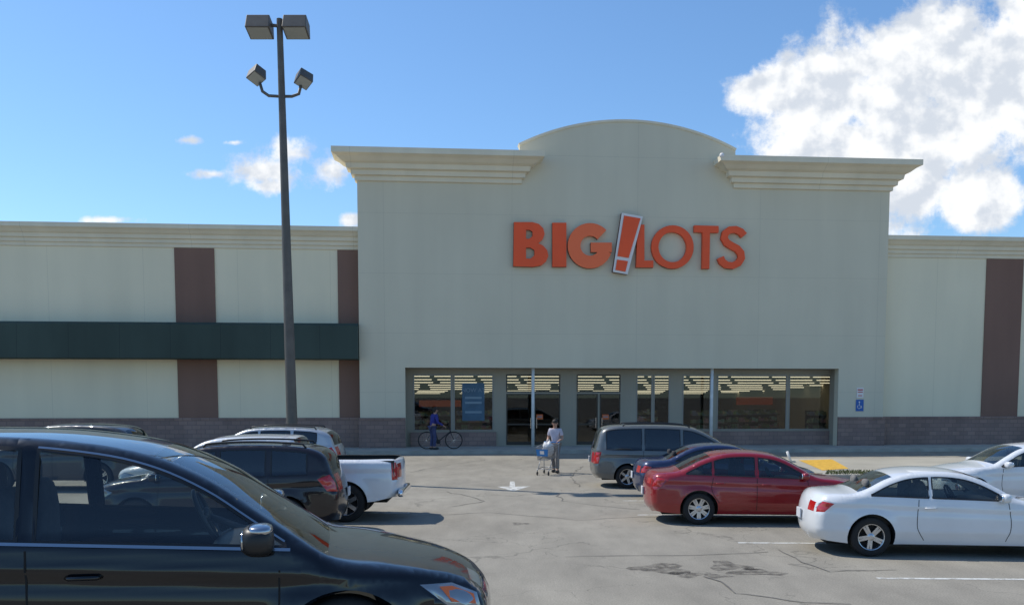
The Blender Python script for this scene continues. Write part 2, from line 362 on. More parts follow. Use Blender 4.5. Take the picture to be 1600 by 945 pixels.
# ---------------------------------------------------------------- building
uL=Bp(562,600)[0]; uR=Bp(1381,600)[0]
o0,zo=Bp(633,574); o1=Bp(1310,600)[0]
zt=Bp(700,246)[1]; 
a0=Bp(812,235)[0]; a1=Bp(1149,245)[0]
zs0=Bp(812,221)[1]; zap=Bp(975,190)[1]; zs0=(zs0+Bp(1149,241)[1])/2
ch=(a1-a0)/2; sg=zap-zs0; Rr=(ch*ch+sg*sg)/(2*sg); ac=(a0+a1)/2
arc=[]
am=math.asin(ch/Rr)
for k in range(33):
    t=am-2*am*k/32; arc.append((ac+Rr*math.sin(t), zap-Rr+Rr*math.cos(t)))
outer=[(uL,.14),(o0,.14),(o0,zo),(o1,zo),(o1,.14),(uR,.14),(uR,zt),(a1,zt)]+arc+[(a0,zt),(uL,zt)]
mb=MB(); mb.prism([outer],0,.45,True); mb.box(uL,uL+.3,.451,25,.14,zt); mb.box(uR-.3,uR,.451,25,.14,zt); mb.box(uL+.31,uR-.31,.46,25,zt-1.2,zt-.9)
mb.build('tower_wall',stucco,bld)
mb=MB(); vs=[];n=len(arc)
for (x,z) in arc:
    d=Vector((x-ac,z-(zap-Rr))).normalized()
    for w_,k in ((-.04,0),(-.04,.11),(.55,.11),(.55,0)): vs.append((x+d.x*k,w_,z+d.y*k-.02))
mb.add(vs,[(4*i+j,4*i+(j+1)%4,4*i+4+(j+1)%4,4*i+4+j) for i in range(n-1) for j in range(4)]+[(0,1,2,3),(4*n-4,4*n-3,4*n-2,4*n-1)])
mb.build('arch_coping',stucco2,bld)
PROF=[(0,-.03),(.10,.0),(.10,.16),(.24,.18),(.26,.34),(.42,.38),(.46,.54),(.62,.60),(.80,.72),(.95,.78),(1,.80),(1,1.0),(.0,1.03)]
def cornice(u0,u1,z0,z1,off,w0,l=1,r=1,back=6,name='cornice'):
    mb=MB(); vs=[]; n=len(PROF)
    for (a,b) in PROF:
        q=a*off; z=z0+(z1-z0)*b
        vs+=[(u0-q*l,w0+(back if l else 0),z),(u0-q*l,w0-q,z),(u1+q*r,w0-q,z),(u1+q*r,w0+(back if r else 0),z)]
    fs=[]
    for i in range(n-1):
        for j in range(3): fs.append((4*i+j,4*i+j+1,4*i+4+j+1,4*i+4+j))
    mb.add(vs,fs); mb.build(name,stucco2,bld)
zc1=Bp(700,231.5,-1.1)[1]; zc0=Bp(600,283)[1]
cornice(uL,a0-.02,zc0,zc1,1.05,-.004,1,1,back=.5)
cornice(a1+.02,uR,zc0,zc1,1.05,-.004,1,1,back=.5)
wz=.6
zl1=Bp(280,350,.1)[1]; zl0=Bp(280,386,.5)[1]
mb=MB(); mb.box(-58,uL-.004,wz,wz+.4,.14,zl1-.05); mb.box(-58,uL-.004,wz+.41,30,zl1-.6,zl1-.3); mb.build('wing_wall',wingst,bld)
mb=MB(); mb.box(uR+.004,58,wz,wz+.4,.14,zl1-.05); mb.box(uR+.004,58,wz+.41,30,zl1-.6,zl1-.3); mb.build('wing_wall',wingst,bld)
cornice(-58,uL-.004,zl0,zl1,.55,wz-.003,0,0,name='wing_cornice')
cornice(uR+.004,58,zl0,zl1,.55,wz-.003,0,0,name='wing_cornice')
zb=Bp(100,654,wz)[1]
def pil(pa,pb,yt):
    a=Bp(pa,520,wz)[0]; b=Bp(pb,520,wz)[0]
    mb=MB(); mb.box(a,b,wz-.05,wz-.004,zb,zl0-.03); mb.build('pilaster',brownst,bld); return a,b
a,b=pil(276,338,0); pil(529,561,0); pil(1537,1594,0)
for x0,x1,w0 in ((-58,uL-.005,wz),(uL-.06,o0+.0,0),(o1-.0,uR+.06,0),(uR+.065,58,wz)):
    mb=MB(); mb.box(x0,x1,w0-.10,w0-.003 if w0 else .0-.003,.14,zb-.05); mb.box(x0,x1,w0-.13,w0-.003,zb-.05,zb+.03); mb.build('block_base',block,bld)
za1=Bp(280,504,.0)[1]; za0=Bp(280,559.5,-.3)[1]
mb=MB(); xa=uL-.02
prof=[(.50,za1+.0),(-.25,za1),(-.45,za1-.12),(-.55,za0),(-.5,za0-.03),(.54,za0-.03)]
mb.add([(-58,p[0],p[1]) for p in prof]+[(xa-.0,p[0],p[1]) for p in prof],[(i,(i+1)%6,6+(i+1)%6,6+i) for i in range(6)]+[(0,1,2,3,4,5),(11,10,9,8,7,6)])
mb.build('awning',awn,bld)
gw=1.0
def gx(px): return Bp(px,640,gw)[0]
zT=Bp(970,585,gw)[1]; zS=Bp(970,672,gw)[1]; zD=Bp(970,614,gw)[1]
sill_z=.2
panes=[(646,706,zS,zT),(709,771,zS,zT),(791,875,zD+.05,zT),(791,832,sill_z,zD-.03),(835,875,sill_z,zD-.03),(901,969,zD+.05,zT),(901,934,sill_z,zD-.03),(937,969,sill_z,zD-.03),
       (994,1019,sill_z+.3,zT),(1021,1046,sill_z+.3,zT),(1066,1110,zS,zT),(1120,1229,zS,zT),(1232,1304,zS,zT)]
rects=[]
for (p0,p1,z0,z1) in panes: rects.append((gx(p0),gx(p1),z0,z1))
go0,go1=o0-.05,o1+.3
outer=[(go0-.6,.14),(go1+.6,.14),(go1+.6,zo+.1),(go0-.6,zo+.1)]
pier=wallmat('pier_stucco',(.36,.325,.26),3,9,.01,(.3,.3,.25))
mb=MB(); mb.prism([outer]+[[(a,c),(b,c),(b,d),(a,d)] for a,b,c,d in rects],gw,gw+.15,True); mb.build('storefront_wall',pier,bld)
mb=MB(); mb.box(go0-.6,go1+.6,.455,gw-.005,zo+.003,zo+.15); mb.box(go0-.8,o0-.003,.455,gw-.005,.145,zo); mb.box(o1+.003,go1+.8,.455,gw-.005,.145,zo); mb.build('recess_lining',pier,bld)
fr_m=M('window_frame_dark',(.05,.045,.04),.4,.5); fr_l=M('window_frame_grey',(.26,.25,.23),.45,.3); gl_s=glass('store_glass',(.55,.58,.58),.035,.5)
for i,(a,b,c,d) in enumerate(rects):
    isd=c<.3 and d<zD
    f=MB(); t=.05
    f.box(a,a+t,gw-.02,gw+.06,c,d); f.box(b-t,b,gw-.02,gw+.06,c,d); f.box(a+t,b-t,gw-.02,gw+.06,c,c+t*(3 if isd else 1)); f.box(a+t,b-t,gw-.02,gw+.06,d-t,d)
    if isd: f.box(a+t,b-t,gw-.01,gw+.05,c+.95,c+1.02)
    fo=f.build('door' if isd else 'window',fr_m if c<.3 or i in(2,5) else fr_l,bld)
    g=MB(); g.box(a+t,b-t,gw+.02,gw+.03,c+t,d-t); g.build('pane',gl_s,fo)
    if isd:
        hb=MB(); xh=b-.1 if i in(3,6) else a+.1; hb.tube([(xh,gw-.06,1.0),(xh,gw-.06,1.5)],.015); hb.build('handle',chrome,fo)
for p0,p1 in ((641,775),(1062,1312)):
    mb=MB(); mb.box(gx(p0),gx(p1),gw-.12,gw-.003,.14,zS-.06); mb.build('block_base',block,bld)
# interior
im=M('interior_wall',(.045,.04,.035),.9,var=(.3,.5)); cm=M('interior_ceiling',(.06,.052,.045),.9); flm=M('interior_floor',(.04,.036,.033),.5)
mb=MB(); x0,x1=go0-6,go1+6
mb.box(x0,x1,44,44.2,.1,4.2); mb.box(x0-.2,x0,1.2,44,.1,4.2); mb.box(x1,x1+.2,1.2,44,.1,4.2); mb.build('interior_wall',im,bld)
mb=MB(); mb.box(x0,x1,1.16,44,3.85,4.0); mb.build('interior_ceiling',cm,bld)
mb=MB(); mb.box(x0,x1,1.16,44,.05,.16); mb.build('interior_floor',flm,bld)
em=M('fluorescent_tube',(1,.82,.56),.5,emis=2.8)
t0=None
for j,(yj,zj) in enumerate(((2.2,3.52),(3.4,3.38),(4.8,3.26),(6.4,3.15),(8.6,3.06),(11.5,2.97),(15.5,2.90),(20.5,2.84),(27,2.78))):
    for i in range(11):
        if t0 is None:
            mb=MB(); mb.box(-.95,.95,-.07,.07,-.035,0); t0=mb.build('ceiling_light',em,bld); o=t0
        else: o=t0.copy(); COL.objects.link(o)
        sp0=(go1-go0)*(1+yj/40)/10.5; cxm=(go0+go1)/2*(1+yj/44)
        o.location=(cxm+(i-5)*sp0+.25*(j%3),yj,zj)
sh_m=M('shelf_metal',(.08,.07,.065),.5); 
def goodsmat():
    m=bpy.data.materials.new('shelf_goods'); nt,N,Lk=nodes(m); b=N['Principled BSDF']; tc=N.new('ShaderNodeTexCoord'); v=N.new('ShaderNodeTexVoronoi'); v.inputs['Scale'].default_value=3.5
    Lk.new(tc.outputs['Object'],v.inputs['Vector']); hs=N.new('ShaderNodeHueSaturation'); hs.inputs['Saturation'].default_value=.6; hs.inputs['Value'].default_value=.5; Lk.new(v.outputs['Color'],hs.inputs['Color']); Lk.new(hs.outputs[0],b.inputs['Base Color']); return m
gdm=goodsmat()
k=0
for px in (675,740,1015,1090,1160,1210,1265):
    u=Bp(px,640,8)[0]; s=thing('display_shelf','dark merchandise shelf dimly seen inside, behind the shop windows','shelf',O+UU*u+WW*(6+2*(k%3))+Vector((0,0,.16)),AL,'shelves inside the shop'); k+=1
    mb=MB(); mb.box(-1,1,-.25,.25,0,.12); mb.box(-1,1,.18,.22,.12,1.6)
    for z in (.5,.9,1.3): mb.box(-1,1,-.2,.178,z,z+.03)
    mb.build('rack',sh_m,s)
    mb=MB()
    for z in (.12,.53,.93,1.33):
        x=-.95
        while x<.8:
            q=random.uniform(.12,.3); mb.box(x,x+q-.02,-.18,.1,z+.001,z+random.uniform(.15,.3)); x+=q
    mb.build('goods',gdm,s)
ob=M('orange_band',(.7,.14,.03),.6,emis=.12); mb=MB(); a=Bp(1150,632,14)[0]; b=Bp(1305,632,14)[0]; mb.box(a,b,13.9,14,2.0,2.5); mb.build('orange_wall_band',ob,bld)
mb=MB(); a=Bp(655,640,14)[0]; b=Bp(720,640,14)[0]; mb.box(a,b,13.9,14,1.9,2.3); mb.build('orange_wall_band',ob,bld)
wp=M('white_column_paint',(.70,.69,.66),.6,var=(4,.1))
for px in (834,1115):
    u=Bp(px,640,-.12)[0]; mb=MB(); mb.tube([(u,.22,.14),(u,.22,zo)],.075,16); mb.build('column',wp,bld,smooth=True)
bp_=M('poster_blue',(.06,.125,.19),.6,var=(2,.2)); wt=M('poster_white',(.20,.28,.34),.6); og=M('sticker_orange',(.6,.13,.03),.6)
a,zz1=Bp(722,598,gw); b,zz0=Bp(757,657,gw)
pw=thing('window_poster','pale blue poster reading NOW AT on the left shop window','poster',O+UU*((a+b)/2)+WW*(gw-.02)+Vector((0,0,zz0)),AL)
mb=MB(); mb.box(-(b-a)/2,(b-a)/2,0,.01,0,zz1-zz0); mb.build('sheet',bp_,pw)
textmesh('NOW AT',.27,'lettering',wt,pw,(0,-.012,(zz1-zz0)*.76)); 
mb=MB()
for q in (.58,.45,.2): mb.box(-.4,.4,-.012,-.004,(zz1-zz0)*q,(zz1-zz0)*q+.1)
mb.build('printed_bar',wt,pw)
for i,px in enumerate((843,946)):
    u,z=Bp(px,651,gw); s=thing('door_sticker','small orange notice on the %s entrance door'%('left' if i==0 else 'right'),'sticker',O+UU*u+WW*(gw-.035)+Vector((0,0,z)),AL)
    mb=MB(); mb.box(-.16,.16,0,.008,-.12,.12); mb.build('sheet',og,s); mb=MB(); mb.box(-.12,.12,-.006,-.002,-.03,.0); mb.box(-.12,.12,-.006,-.002,.04,.06); mb.build('printed_bar',wt,s)
# ---------------------------------------------------------------- shop sign
orange=M('sign_orange',(.93,.095,.014),.45,var=(.7,.06)); orange2=M('sign_orange_faded',(.98,.17,.05),.45); osd=M('sign_side',(.12,.05,.03),.6); sw=M('sign_white',(.80,.75,.72),.5)
sc_=Bp(983,385); sign=thing('shop_sign','large raised orange shop name letters with a slanted exclamation mark on the tower','sign',O+UU*sc_[0]+Vector((0,0,sc_[1])),AL)
def L2(pp,w=-.22): 
    r=[Bp(x,y,w) for x,y in pp]; return [(a-sc_[0],b-sc_[1]) for a,b in r]
def stroke(path,wd):
    P=[Vector(p) for p in path]; l=[];r=[]
    for i,p in enumerate(P):
        d=(P[min(i+1,len(P)-1)]-P[max(i-1,0)]).normalized(); n=Vector((-d.y,d.x))*wd/2; l.append(tuple(p+n)); r.append(tuple(p-n))
    return l+r[::-1]
def letter(loops,face=orange,w0=-.22,w1=-.03,name='letter'):
    mb=MB(); mb.prism([L2(l) for l in loops],w0,w1); o=mb.build(name,face,sign,normals=False)
    mb=MB(); 
    for l in loops:
        q=L2(l); n=len(q); mb.add([(p[0],w0+.012,p[1]) for p in q]+[(p[0],-.003,p[1]) for p in q],[(i,(i+1)%n,n+(i+1)%n,n+i) for i in range(n)])
    mb.v=[(x*1.0005,y,z*1.0005) for x,y,z in mb.v]
    mb.build('return',osd,o,normals=False)
letter([[(803,347),(832,347),(842,350),(849,357),(851,366),(848,374),(841,380),(849,384),(855,391),(857,400),(853,409),(845,415),(833,417),(802,416)],
 [(822,359),(827,359),(832,362),(832,369),(827,373),(822,373)],[(822,387),(829,387),(835,391),(835,399),(829,404),(822,404)]])
letter([[(863,348),(885,348),(885,417),(863,417)]])
Gp=[(922+25*math.cos(R(t)),384-25.5*math.sin(R(t))) for t in range(42,352,10)]
gl=stroke(Gp,20); letter([gl],orange2)
letter([[(923,379),(956,379),(956,394),(923,394)]],orange2,-.224,-.03)
pl=[(971,333),(1004,339),(980,429),(957,425)]
letter([pl],sw,-.30,-.0)
letter([[(974.5,337.5),(1000,342),(981.5,403.5),(964,400.5)]],orange,-.33,-.295); letter([[(963.5,406),(980.5,408.5),(976.5,425),(961,422)]],orange,-.33,-.295)
letter([[(996,351),(1007,351),(1007,407),(1021,407),(1021,418),(994,418)]])
ol=[(1051+33*math.cos(R(t)),386-34*math.sin(R(t))) for t in range(0,360,9)]; il=[(1051+22*math.cos(R(t)),386-23.5*math.sin(R(t))) for t in range(0,360,9)]
letter([ol,il])
letter([[(1085,352),(1123,353),(1123,363.5),(1109.5,363.5),(1108.5,420),(1097,420),(1098,363),(1085,362.5)]])
Sp=[(1163,368),(1158,362),(1150,358.5),(1141,359),(1134,364),(1132,372),(1136,379),(1144,384),(1152,388),(1158,395),(1159,403),(1154,411),(1145,415),(1136,414),(1129,409),(1126,402)]
letter([stroke(Sp,11)])
u,z=Bp(1343,633); hs_=thing('parking_sign','blue wheelchair parking sign with small white sign above, on the right tower wall','sign',O+UU*u+Vector((0,0,z)),AL)
blue=M('sign_blue',(.02,.12,.42),.5); rd=M('sign_red',(.5,.03,.02),.5)
mb=MB(); mb.box(-.19,.19,-.03,-.01,-.28,.28); mb.build('blue_plate',blue,hs_)
mb=MB(); mb.lathe([(0,-.036),(.035,-.036),(.035,-.03)],'y',12,(-.03,0,.16)); mb.tube([(-.03,-.034,.11),(-.02,-.034,-.02),(.07,-.034,-.02),(.1,-.034,-.13)],.014,6)
mb.tube([(-.03+.085*math.cos(R(t)),-.034,-.07+.085*math.sin(R(t))) for t in range(120,385,20)],.012,6); mb.build('wheelchair_symbol',sw,hs_)
mb=MB(); mb.box(-.17,.17,-.03,-.01,.36,.86); mb.build('white_plate',sw,hs_); mb=MB(); mb.box(-.13,.13,-.034,-.031,.72,.78); mb.box(-.13,.13,-.034,-.031,.62,.66); mb.box(-.1,.1,-.034,-.031,.45,.49); mb.build('printed_bar',rd,hs_)
u,z=Bp(1129,244,-1.1); cl=thing('cornice_lamp','small white round lamp at the left end of the right cornice','lamp',O+UU*u+WW*(-1.0)+Vector((0,0,z)),AL)
mb=MB(); mb.ell((0,0,.05),(.11,.11,.12)); mb.build('globe',sw,cl,smooth=True); mb=MB(); mb.tube([(0,0,-.15),(.1,.4,-.15)],.04); mb.build('bracket',sw,cl)
# ---------------------------------------------------------------- lamp post
bron=M('bronze_pole',(.12,.105,.09),.55,.2,var=(3,.15)); lens=M('flood_lens',(.35,.36,.33),.2)
pb=G(459,750); lp=thing('lamp_post','tall dark tapered parking lot lamp post with four floodlight heads','street lamp',pb)
Yp=pb.y
def lpp(px,py): return PY(px,py,Yp)-pb
top=lpp(436,30)
mb=MB()
mb.tube([(0,0,.02),(0,0,4),(0,0,top.z)],[.17,.15,.085],20); mb.lathe([(0,.0),(.35,.0),(.35,.5),(.0,.5)],'z',20); 
po=mb.build('pole',bron,lp,smooth=False)
def headbox(c,sx,sy,sz,rx,ry,rz=0):
    mt=Matrix.Translation(c)@Matrix.Rotation(rz,4,'Z')@Matrix.Rotation(ry,4,'Y')@Matrix.Rotation(rx,4,'X')
    mb=MB(); hx,hy,hz=sx/2,sy/2,sz/2
    vs=[(-hx,-hy,-hz),(hx,-hy,-hz),(hx,hy,-hz),(-hx,hy,-hz),(-hx*.95,-hy*.8,hz),(hx*.95,-hy*.8,hz),(hx*.95,hy*.8,hz),(-hx*.95,hy*.8,hz)]
    mb.add([mt@Vector(v) for v in vs],[(3,2,1,0),(4,5,6,7),(0,1,5,4),(1,2,6,5),(2,3,7,6),(3,0,4,7)])
    h=mb.build('floodlight_head',bron,lp,bev=.02)
    mb=MB(); mb.add([mt@Vector(v) for v in [(-hx*.88,-hy*.88,-hz-.006),(hx*.88,-hy*.88,-hz-.006),(hx*.88,hy*.88,-hz-.006),(-hx*.88,hy*.88,-hz-.006)]],[(0,1,2,3)])
    mb.build('lens',lens,h)
for px in (406,463):
    c=lpp(px,42); headbox(Vector((c.x,0,c.z)),.70,.62,.42,R(-14),0,0)
mb=MB(); a_=lpp(424,40); b_=lpp(446,42); mb.tube([(a_.x,0,a_.z),(b_.x,0,b_.z)],.05); mb.build('bracket',bron,lp)
mb=MB(); q=[lpp(x,y) for x,y in ((406,130),(410,143),(420,150),(438,151),(456,151),(467,147),(470,134))]; mb.tube([(v.x,0,v.z) for v in q],.045,8); mb.build('bracket',bron,lp,smooth=True)
for px,py,rz in ((401,117,R(-35)),(475,123,R(35))):
    c=lpp(px,py); headbox(Vector((c.x,0,c.z)),.42,.42,.34,R(-25),R(-20) if px<430 else R(20),rz)
po.rotation_euler=(0,math.atan2(lpp(437,40).x,lpp(437,40).z),0)
# ---------------------------------------------------------------- cars
def hermite(pts,step=.06):
    P=[Vector(p) for p in pts]; n=len(P); t=[0]
    for a,b in zip(P[:-1],P[1:]): t.append(t[-1]+(b-a).length)
    T=[]
    for i in range(n):
        a,b=max(0,i-1),min(n-1,i+1); T.append((P[b]-P[a])/(t[b]-t[a]))
    out=[]
    for i in range(n-1):
        d=t[i+1]-t[i]; k=max(1,int(math.ceil(d/step)))
        for j in range(k):
            s=j/k; out.append(P[i]*(2*s**3-3*s*s+1)+T[i]*d*(s**3-2*s*s+s)+P[i+1]*(-2*s**3+3*s*s)+T[i+1]*d*(s**3-s*s))
    out.append(P[-1]); return out
def ss(t): t=min(1,max(0,t)); return t*t*(3-2*t)
SPECS={
'suv_fg':dict(W=.90,e=2.39,ax=(1.50,-1.24),wr=.36,sill=.30,belt=(1.065,-.055),tum=.32,gap=.055,
  top=[(2.28,.25),(2.36,.40),(2.39,.56),(2.34,.69),(2.22,.775),(2.0,.835),(1.75,.885),(1.45,.935),(1.24,1.06),(1.0,1.225),(.78,1.375),(.5,1.51),(.2,1.59),(-.3,1.645),(-1.0,1.64),(-1.6,1.57),(-1.95,1.47),(-2.1,1.3),(-2.17,1.1),(-2.22,.9),(-2.25,.6),(-2.22,.4),(-2.15,.28)],
  ws=(1.44,.45),rw=(-1.9,-2.15),win=[(None,-.13),(-.22,-1.05),(-1.13,-1.75)],seams=[[(1.14,.90),(1.12,.6),(1.0,.36)],[(-.17,1.05),(-.15,.35)],[(-1.08,1.05),(-1.1,.75),(-.85,.4)]],handles=[(.12,.90),(-.9,.94)],
  hl=[(1.93,.775),(2.13,.765),(2.29,.69),(2.31,.60),(2.1,.64)],tl=[(-1.85,1.08),(-2.1,1.15),(-2.17,1.02),(-2.2,.9),(-2.0,.92)]),
'suv':dict(W=.94,e=2.32,ax=(1.43,-1.34),wr=.365,sill=.31,belt=(1.09,-.03),tum=.26,
  top=[(2.2,.28),(2.3,.45),(2.31,.7),(2.26,.88),(2.0,1.0),(1.6,1.08),(1.3,1.12),(1.0,1.31),(.65,1.51),(.35,1.63),(0,1.68),(-.6,1.70),(-1.3,1.68),(-1.8,1.62),(-2.05,1.48),(-2.18,1.2),(-2.26,1.0),(-2.31,.7),(-2.28,.45),(-2.2,.3)],
  ws=(1.27,.42),rw=(-1.98,-2.19),win=[(None,-.02),(-.11,-.95),(-1.06,-1.72)],seams=[[(1.0,1.0),(1.02,.6),(.92,.38)],[(-.06,1.08),(-.06,.38)],[(-1.0,1.08),(-1.02,.8),(-.8,.42)]],handles=[(.14,.95),(-.82,.97)],
  hl=[(1.85,.86),(2.05,.93),(2.28,.82),(2.29,.72),(2.1,.72)],tl=[(-1.92,1.08),(-2.14,1.16),(-2.24,1.0),(-2.28,.84),(-2.1,.86)]),
'minivan':dict(W=.96,e=2.44,ax=(1.55,-1.48),wr=.33,sill=.26,belt=(1.04,-.015),tum=.24,
  top=[(2.3,.25),(2.42,.45),(2.42,.65),(2.33,.8),(2.1,.93),(1.75,1.03),(1.5,1.1),(1.2,1.28),(.8,1.51),(.45,1.66),(.1,1.72),(-.6,1.75),(-1.4,1.745),(-2.0,1.71),(-2.22,1.6),(-2.34,1.3),(-2.41,1.0),(-2.44,.65),(-2.4,.4),(-2.3,.28)],
  ws=(1.48,.5),rw=(-2.18,-2.39),win=[(None,.12),(.02,-.98),(-1.07,-2.08)],seams=[[(1.1,.98),(1.12,.6),(1.05,.34)],[(.07,1.05),(.07,.32)],[(-1.02,1.05),(-1.02,.75)],[(-1.05,.93),(-2.1,.95)]],handles=[(.25,.90),(-.12,.9)],
  hl=[(1.95,.78),(2.15,.86),(2.36,.74),(2.37,.64),(2.15,.64)],tl=[(-2.22,1.02),(-2.38,1.02),(-2.42,.9),(-2.44,.68),(-2.3,.7)]),
'sedan':dict(W=.885,e=2.29,ax=(1.50,-1.33),wr=.325,sill=.22,belt=(.945,-.035),tum=.34,
  top=[(2.2,.22),(2.27,.35),(2.28,.55),(2.2,.71),(1.98,.81),(1.5,.90),(1.02,.97),(.7,1.14),(.38,1.31),(.08,1.40),(-.35,1.44),(-.85,1.41),(-1.25,1.29),(-1.55,1.15),(-1.75,1.07),(-2.0,1.04),(-2.2,1.0),(-2.27,.85),(-2.29,.6),(-2.26,.36),(-2.18,.25)],
  ws=(1.0,.24),rw=(-1.1,-1.70),win=[(None,-.14),(-.22,-1.02),(-1.08,None)],seams=[[(.82,.9),(.86,.55),(.8,.3)],[(-.18,.95),(-.18,.3)],[(-1.05,.95),(-1.08,.7),(-.93,.45)]],handles=[(-.0,.82),(-.92,.84)],
  hl=[(1.7,.76),(1.95,.79),(2.2,.68),(2.22,.6),(2.0,.6)],tl=[(-1.98,.92),(-2.15,.95),(-2.23,.85),(-2.26,.76),(-2.1,.76)]),
'coupe':dict(W=.885,e=2.24,ax=(1.50,-1.34),wr=.325,sill=.21,belt=(.935,-.03),tum=.34,
  top=[(2.2,.22),(2.28,.35),(2.29,.52),(2.2,.67),(1.95,.78),(1.5,.87),(1.0,.95),(.7,1.11),(.4,1.26),(.1,1.35),(-.3,1.38),(-.75,1.345),(-1.08,1.24),(-1.38,1.09),(-1.58,1.025),(-1.85,1.01),(-2.08,.98),(-2.18,.86),(-2.23,.6),(-2.21,.38),(-2.12,.25)],
  ws=(.98,.22),rw=(-.95,-1.52),win=[(None,-.38),(-.44,None)],seams=[[(.8,.9),(.84,.5),(.78,.28)],[(-.60,.94),(-.62,.5),(-.5,.28)]],handles=[(-.42,.81)],
  hl=[(1.7,.73),(1.95,.76),(2.2,.65),(2.22,.57),(2.0,.57)],tl=[(-1.94,.86),(-2.11,.89),(-2.18,.80),(-2.2,.71),(-2.09,.72)]),
'pickup':dict(W=.98,e=2.92,ax=(2.0,-1.85),wr=.40,sill=.42,belt=(1.20,-.005),tum=.28,
  top=[(2.8,.4),(2.88,.55),(2.9,.8),(2.86,1.02),(2.65,1.12),(2.2,1.18),(1.72,1.23),(1.45,1.42),(1.15,1.61),(.85,1.70),(.4,1.735),(-.2,1.735),(-.7,1.70),(-.80,1.55),(-.86,1.36),(-.9,1.285),(-1.0,1.275),(-1.5,1.28),(-2.2,1.28),(-2.8,1.28),(-2.87,1.24),(-2.9,.9),(-2.89,.6),(-2.82,.5)],
  ws=(1.68,.92),rw=(-.74,-.86),win=[(None,.42),(.33,-.55)],seams=[[(1.35,1.15),(1.38,.8),(1.3,.5)],[(.38,1.18),(.38,.48)],[(-.6,1.18),(-.62,.5)],[(-.87,1.25),(-.87,.5)]],handles=[(.55,1.08),(-.42,1.08)],
  hl=[(2.45,.98),(2.7,1.03),(2.86,.92),(2.88,.75),(2.65,.75)],tl=[(-2.78,1.22),(-2.87,1.22),(-2.9,1.05),(-2.9,.86),(-2.8,.86)],bed=True),
}
def make_car(kind,name,label,cat,paint,pos,rz,group=None,gm=None,rim=alum,spokes=5,dbl=True,grid=.07,zs=.975,xs_=.955,seat=cloth_d,rails=False,chrome_line=False,mir=None,trim=black,sidebump=None,interior=True,plate=True,z0=0,wsg=None):
    S_=SPECS[kind]; W=S_['W']; e=S_['e']; b0,b1=S_['belt']; tum=S_['tum']; gm=gm or cgl; wsg=wsg or cgl
    T=hermite(S_['top'],.06); TA=np.array([(p.x,p.y) for p in T]); A=TA[:-1]; D=TA[1:]-A; DD=(D**2).sum(1)
    def dist(x,z):
        q=np.array((x,z))-A; t=np.clip((q*D).sum(1)/DD,0,1)[:,None]; return float(np.sqrt(((q-D*t)**2).sum(1).min()))
    def topz(x):
        m=0
        for a,b in zip(T[:-1],T[1:]):
            if (a.x-x)*(b.x-x)<=0 and a.x!=b.x: m=max(m,a.y+(b.y-a.y)*(x-a.x)/(b.x-a.x))
        return m
    def Sf(x,z):
        tf=max(0,(x-(e-.95))/.95); tr=max(0,(-x-(e-.8))/.8); plan=1-.17*tf**2.4-.12*tr**2.6
        bz=b0+b1*x; y=W; m=.62
        if z<m: y-=.075*((m-z)/.4)**2
        zz=min(z,bz)
        if z>m: y-=.035*((zz-m)/max(.1,bz-m))**2
        y+=.012*math.exp(-((z-(bz-.13))/.025)**2)-.012*math.exp(-((z-(bz-.19))/.05)**2)
        y+=.012*math.exp(-((z-.42)/.05)**2)
        if z>bz: y-=.018*ss((z-bz)/.05)+tum*(z-bz)*(.75+.35*(z-bz))
        y*=plan
        for xa in S_['ax']:
            q=math.hypot(x-xa,z-S_['wr'])-(S_['wr']+.06); y+=.022*math.exp(-(q/.07)**2)
        r=.075+.11*max(min(1,tf),min(1,tr)); d=dist(x,z)
        if d<r: y-=r*(1-math.sqrt(max(0,1-(1-d/r)**2)))
        return y
    car=thing(name,label,cat,(0,0,0),rz,group)
    wins=[]
    def zlo(x): return b0+b1*x+.022
    gap=S_.get('gap',.085)
    def zhi(x): 
        s=(topz(x+.03)-topz(x-.03))/.06
        return topz(x)-gap*math.sqrt(1+s*s)
    for (xf,xr) in S_['win']:
        if xf is None:
            xf=S_['ws'][0]+.05
            while zhi(xf)<zlo(xf)+.012: xf-=.01
        if xr is None:
            xr=S_['rw'][1]-.1
            while zhi(xr)<zlo(xr)+.012 or xr<-2: xr+=.01
            if xr>xf: continue
        n=max(4,int((xf-xr)/.06)); up=[(xf+(xr-xf)*i/n,max(zlo(xf+(xr-xf)*i/n)+.01,zhi(xf+(xr-xf)*i/n))) for i in range(n+1)]
        wins.append([(xf,zlo(xf))]+up+[(xr,zlo(xr))])
    sil=[(p.x,p.y) for p in T]
    xb0,xb1=sil[-1][0],sil[0][0]; bot=[(xb0+(xb1-xb0)*i/40,0) for i in range(1,40)]
    sill=S_['sill']
    def zb_(x):
        k=min(1,(x-xb0)/.5,(xb1-x)/.5); return sill*ss(k)+(sil[-1][1] if x<0 else sil[0][1])*(1-ss(k))
    outer=sil+[(x,zb_(x)) for x,_ in bot]
    ra=S_['wr']+.055
    arches=[[(xa+ra*math.cos(2*PI*k/40),S_['wr']+ra*math.sin(2*PI*k/40)) for k in range(40)] for xa in S_['ax']]
    lamps=[('headlight',S_['hl']),('taillight',S_['tl'])]
    vs=[];es=[]
    for lp in [outer]+wins+arches+[l[1] for l in lamps]:
        o_=len(vs); n=len(lp); vs+=[Vector(p) for p in lp]; es+=[(o_+i,o_+(i+1)%n) for i in range(n)]
    for i in range(1,len(T)-1):
        d=(T[i+1]-T[i-1]).normalized(); nn=Vector((-d.y,d.x))
        for k in (.012,.035,.075,.13): 
            q=T[i]+nn*k
            if inpoly(q.x,q.y,outer): vs.append(q)
    x=-e
    while x<e:
        z=.2
        while z<1.8:
            if inpoly(x,z,outer): vs.append(Vector((x,z+.001)))
            z+=grid*.7
        x+=grid
    r=delaunay_2d_cdt(vs,es,[],0,1e-5); cv=r[0]
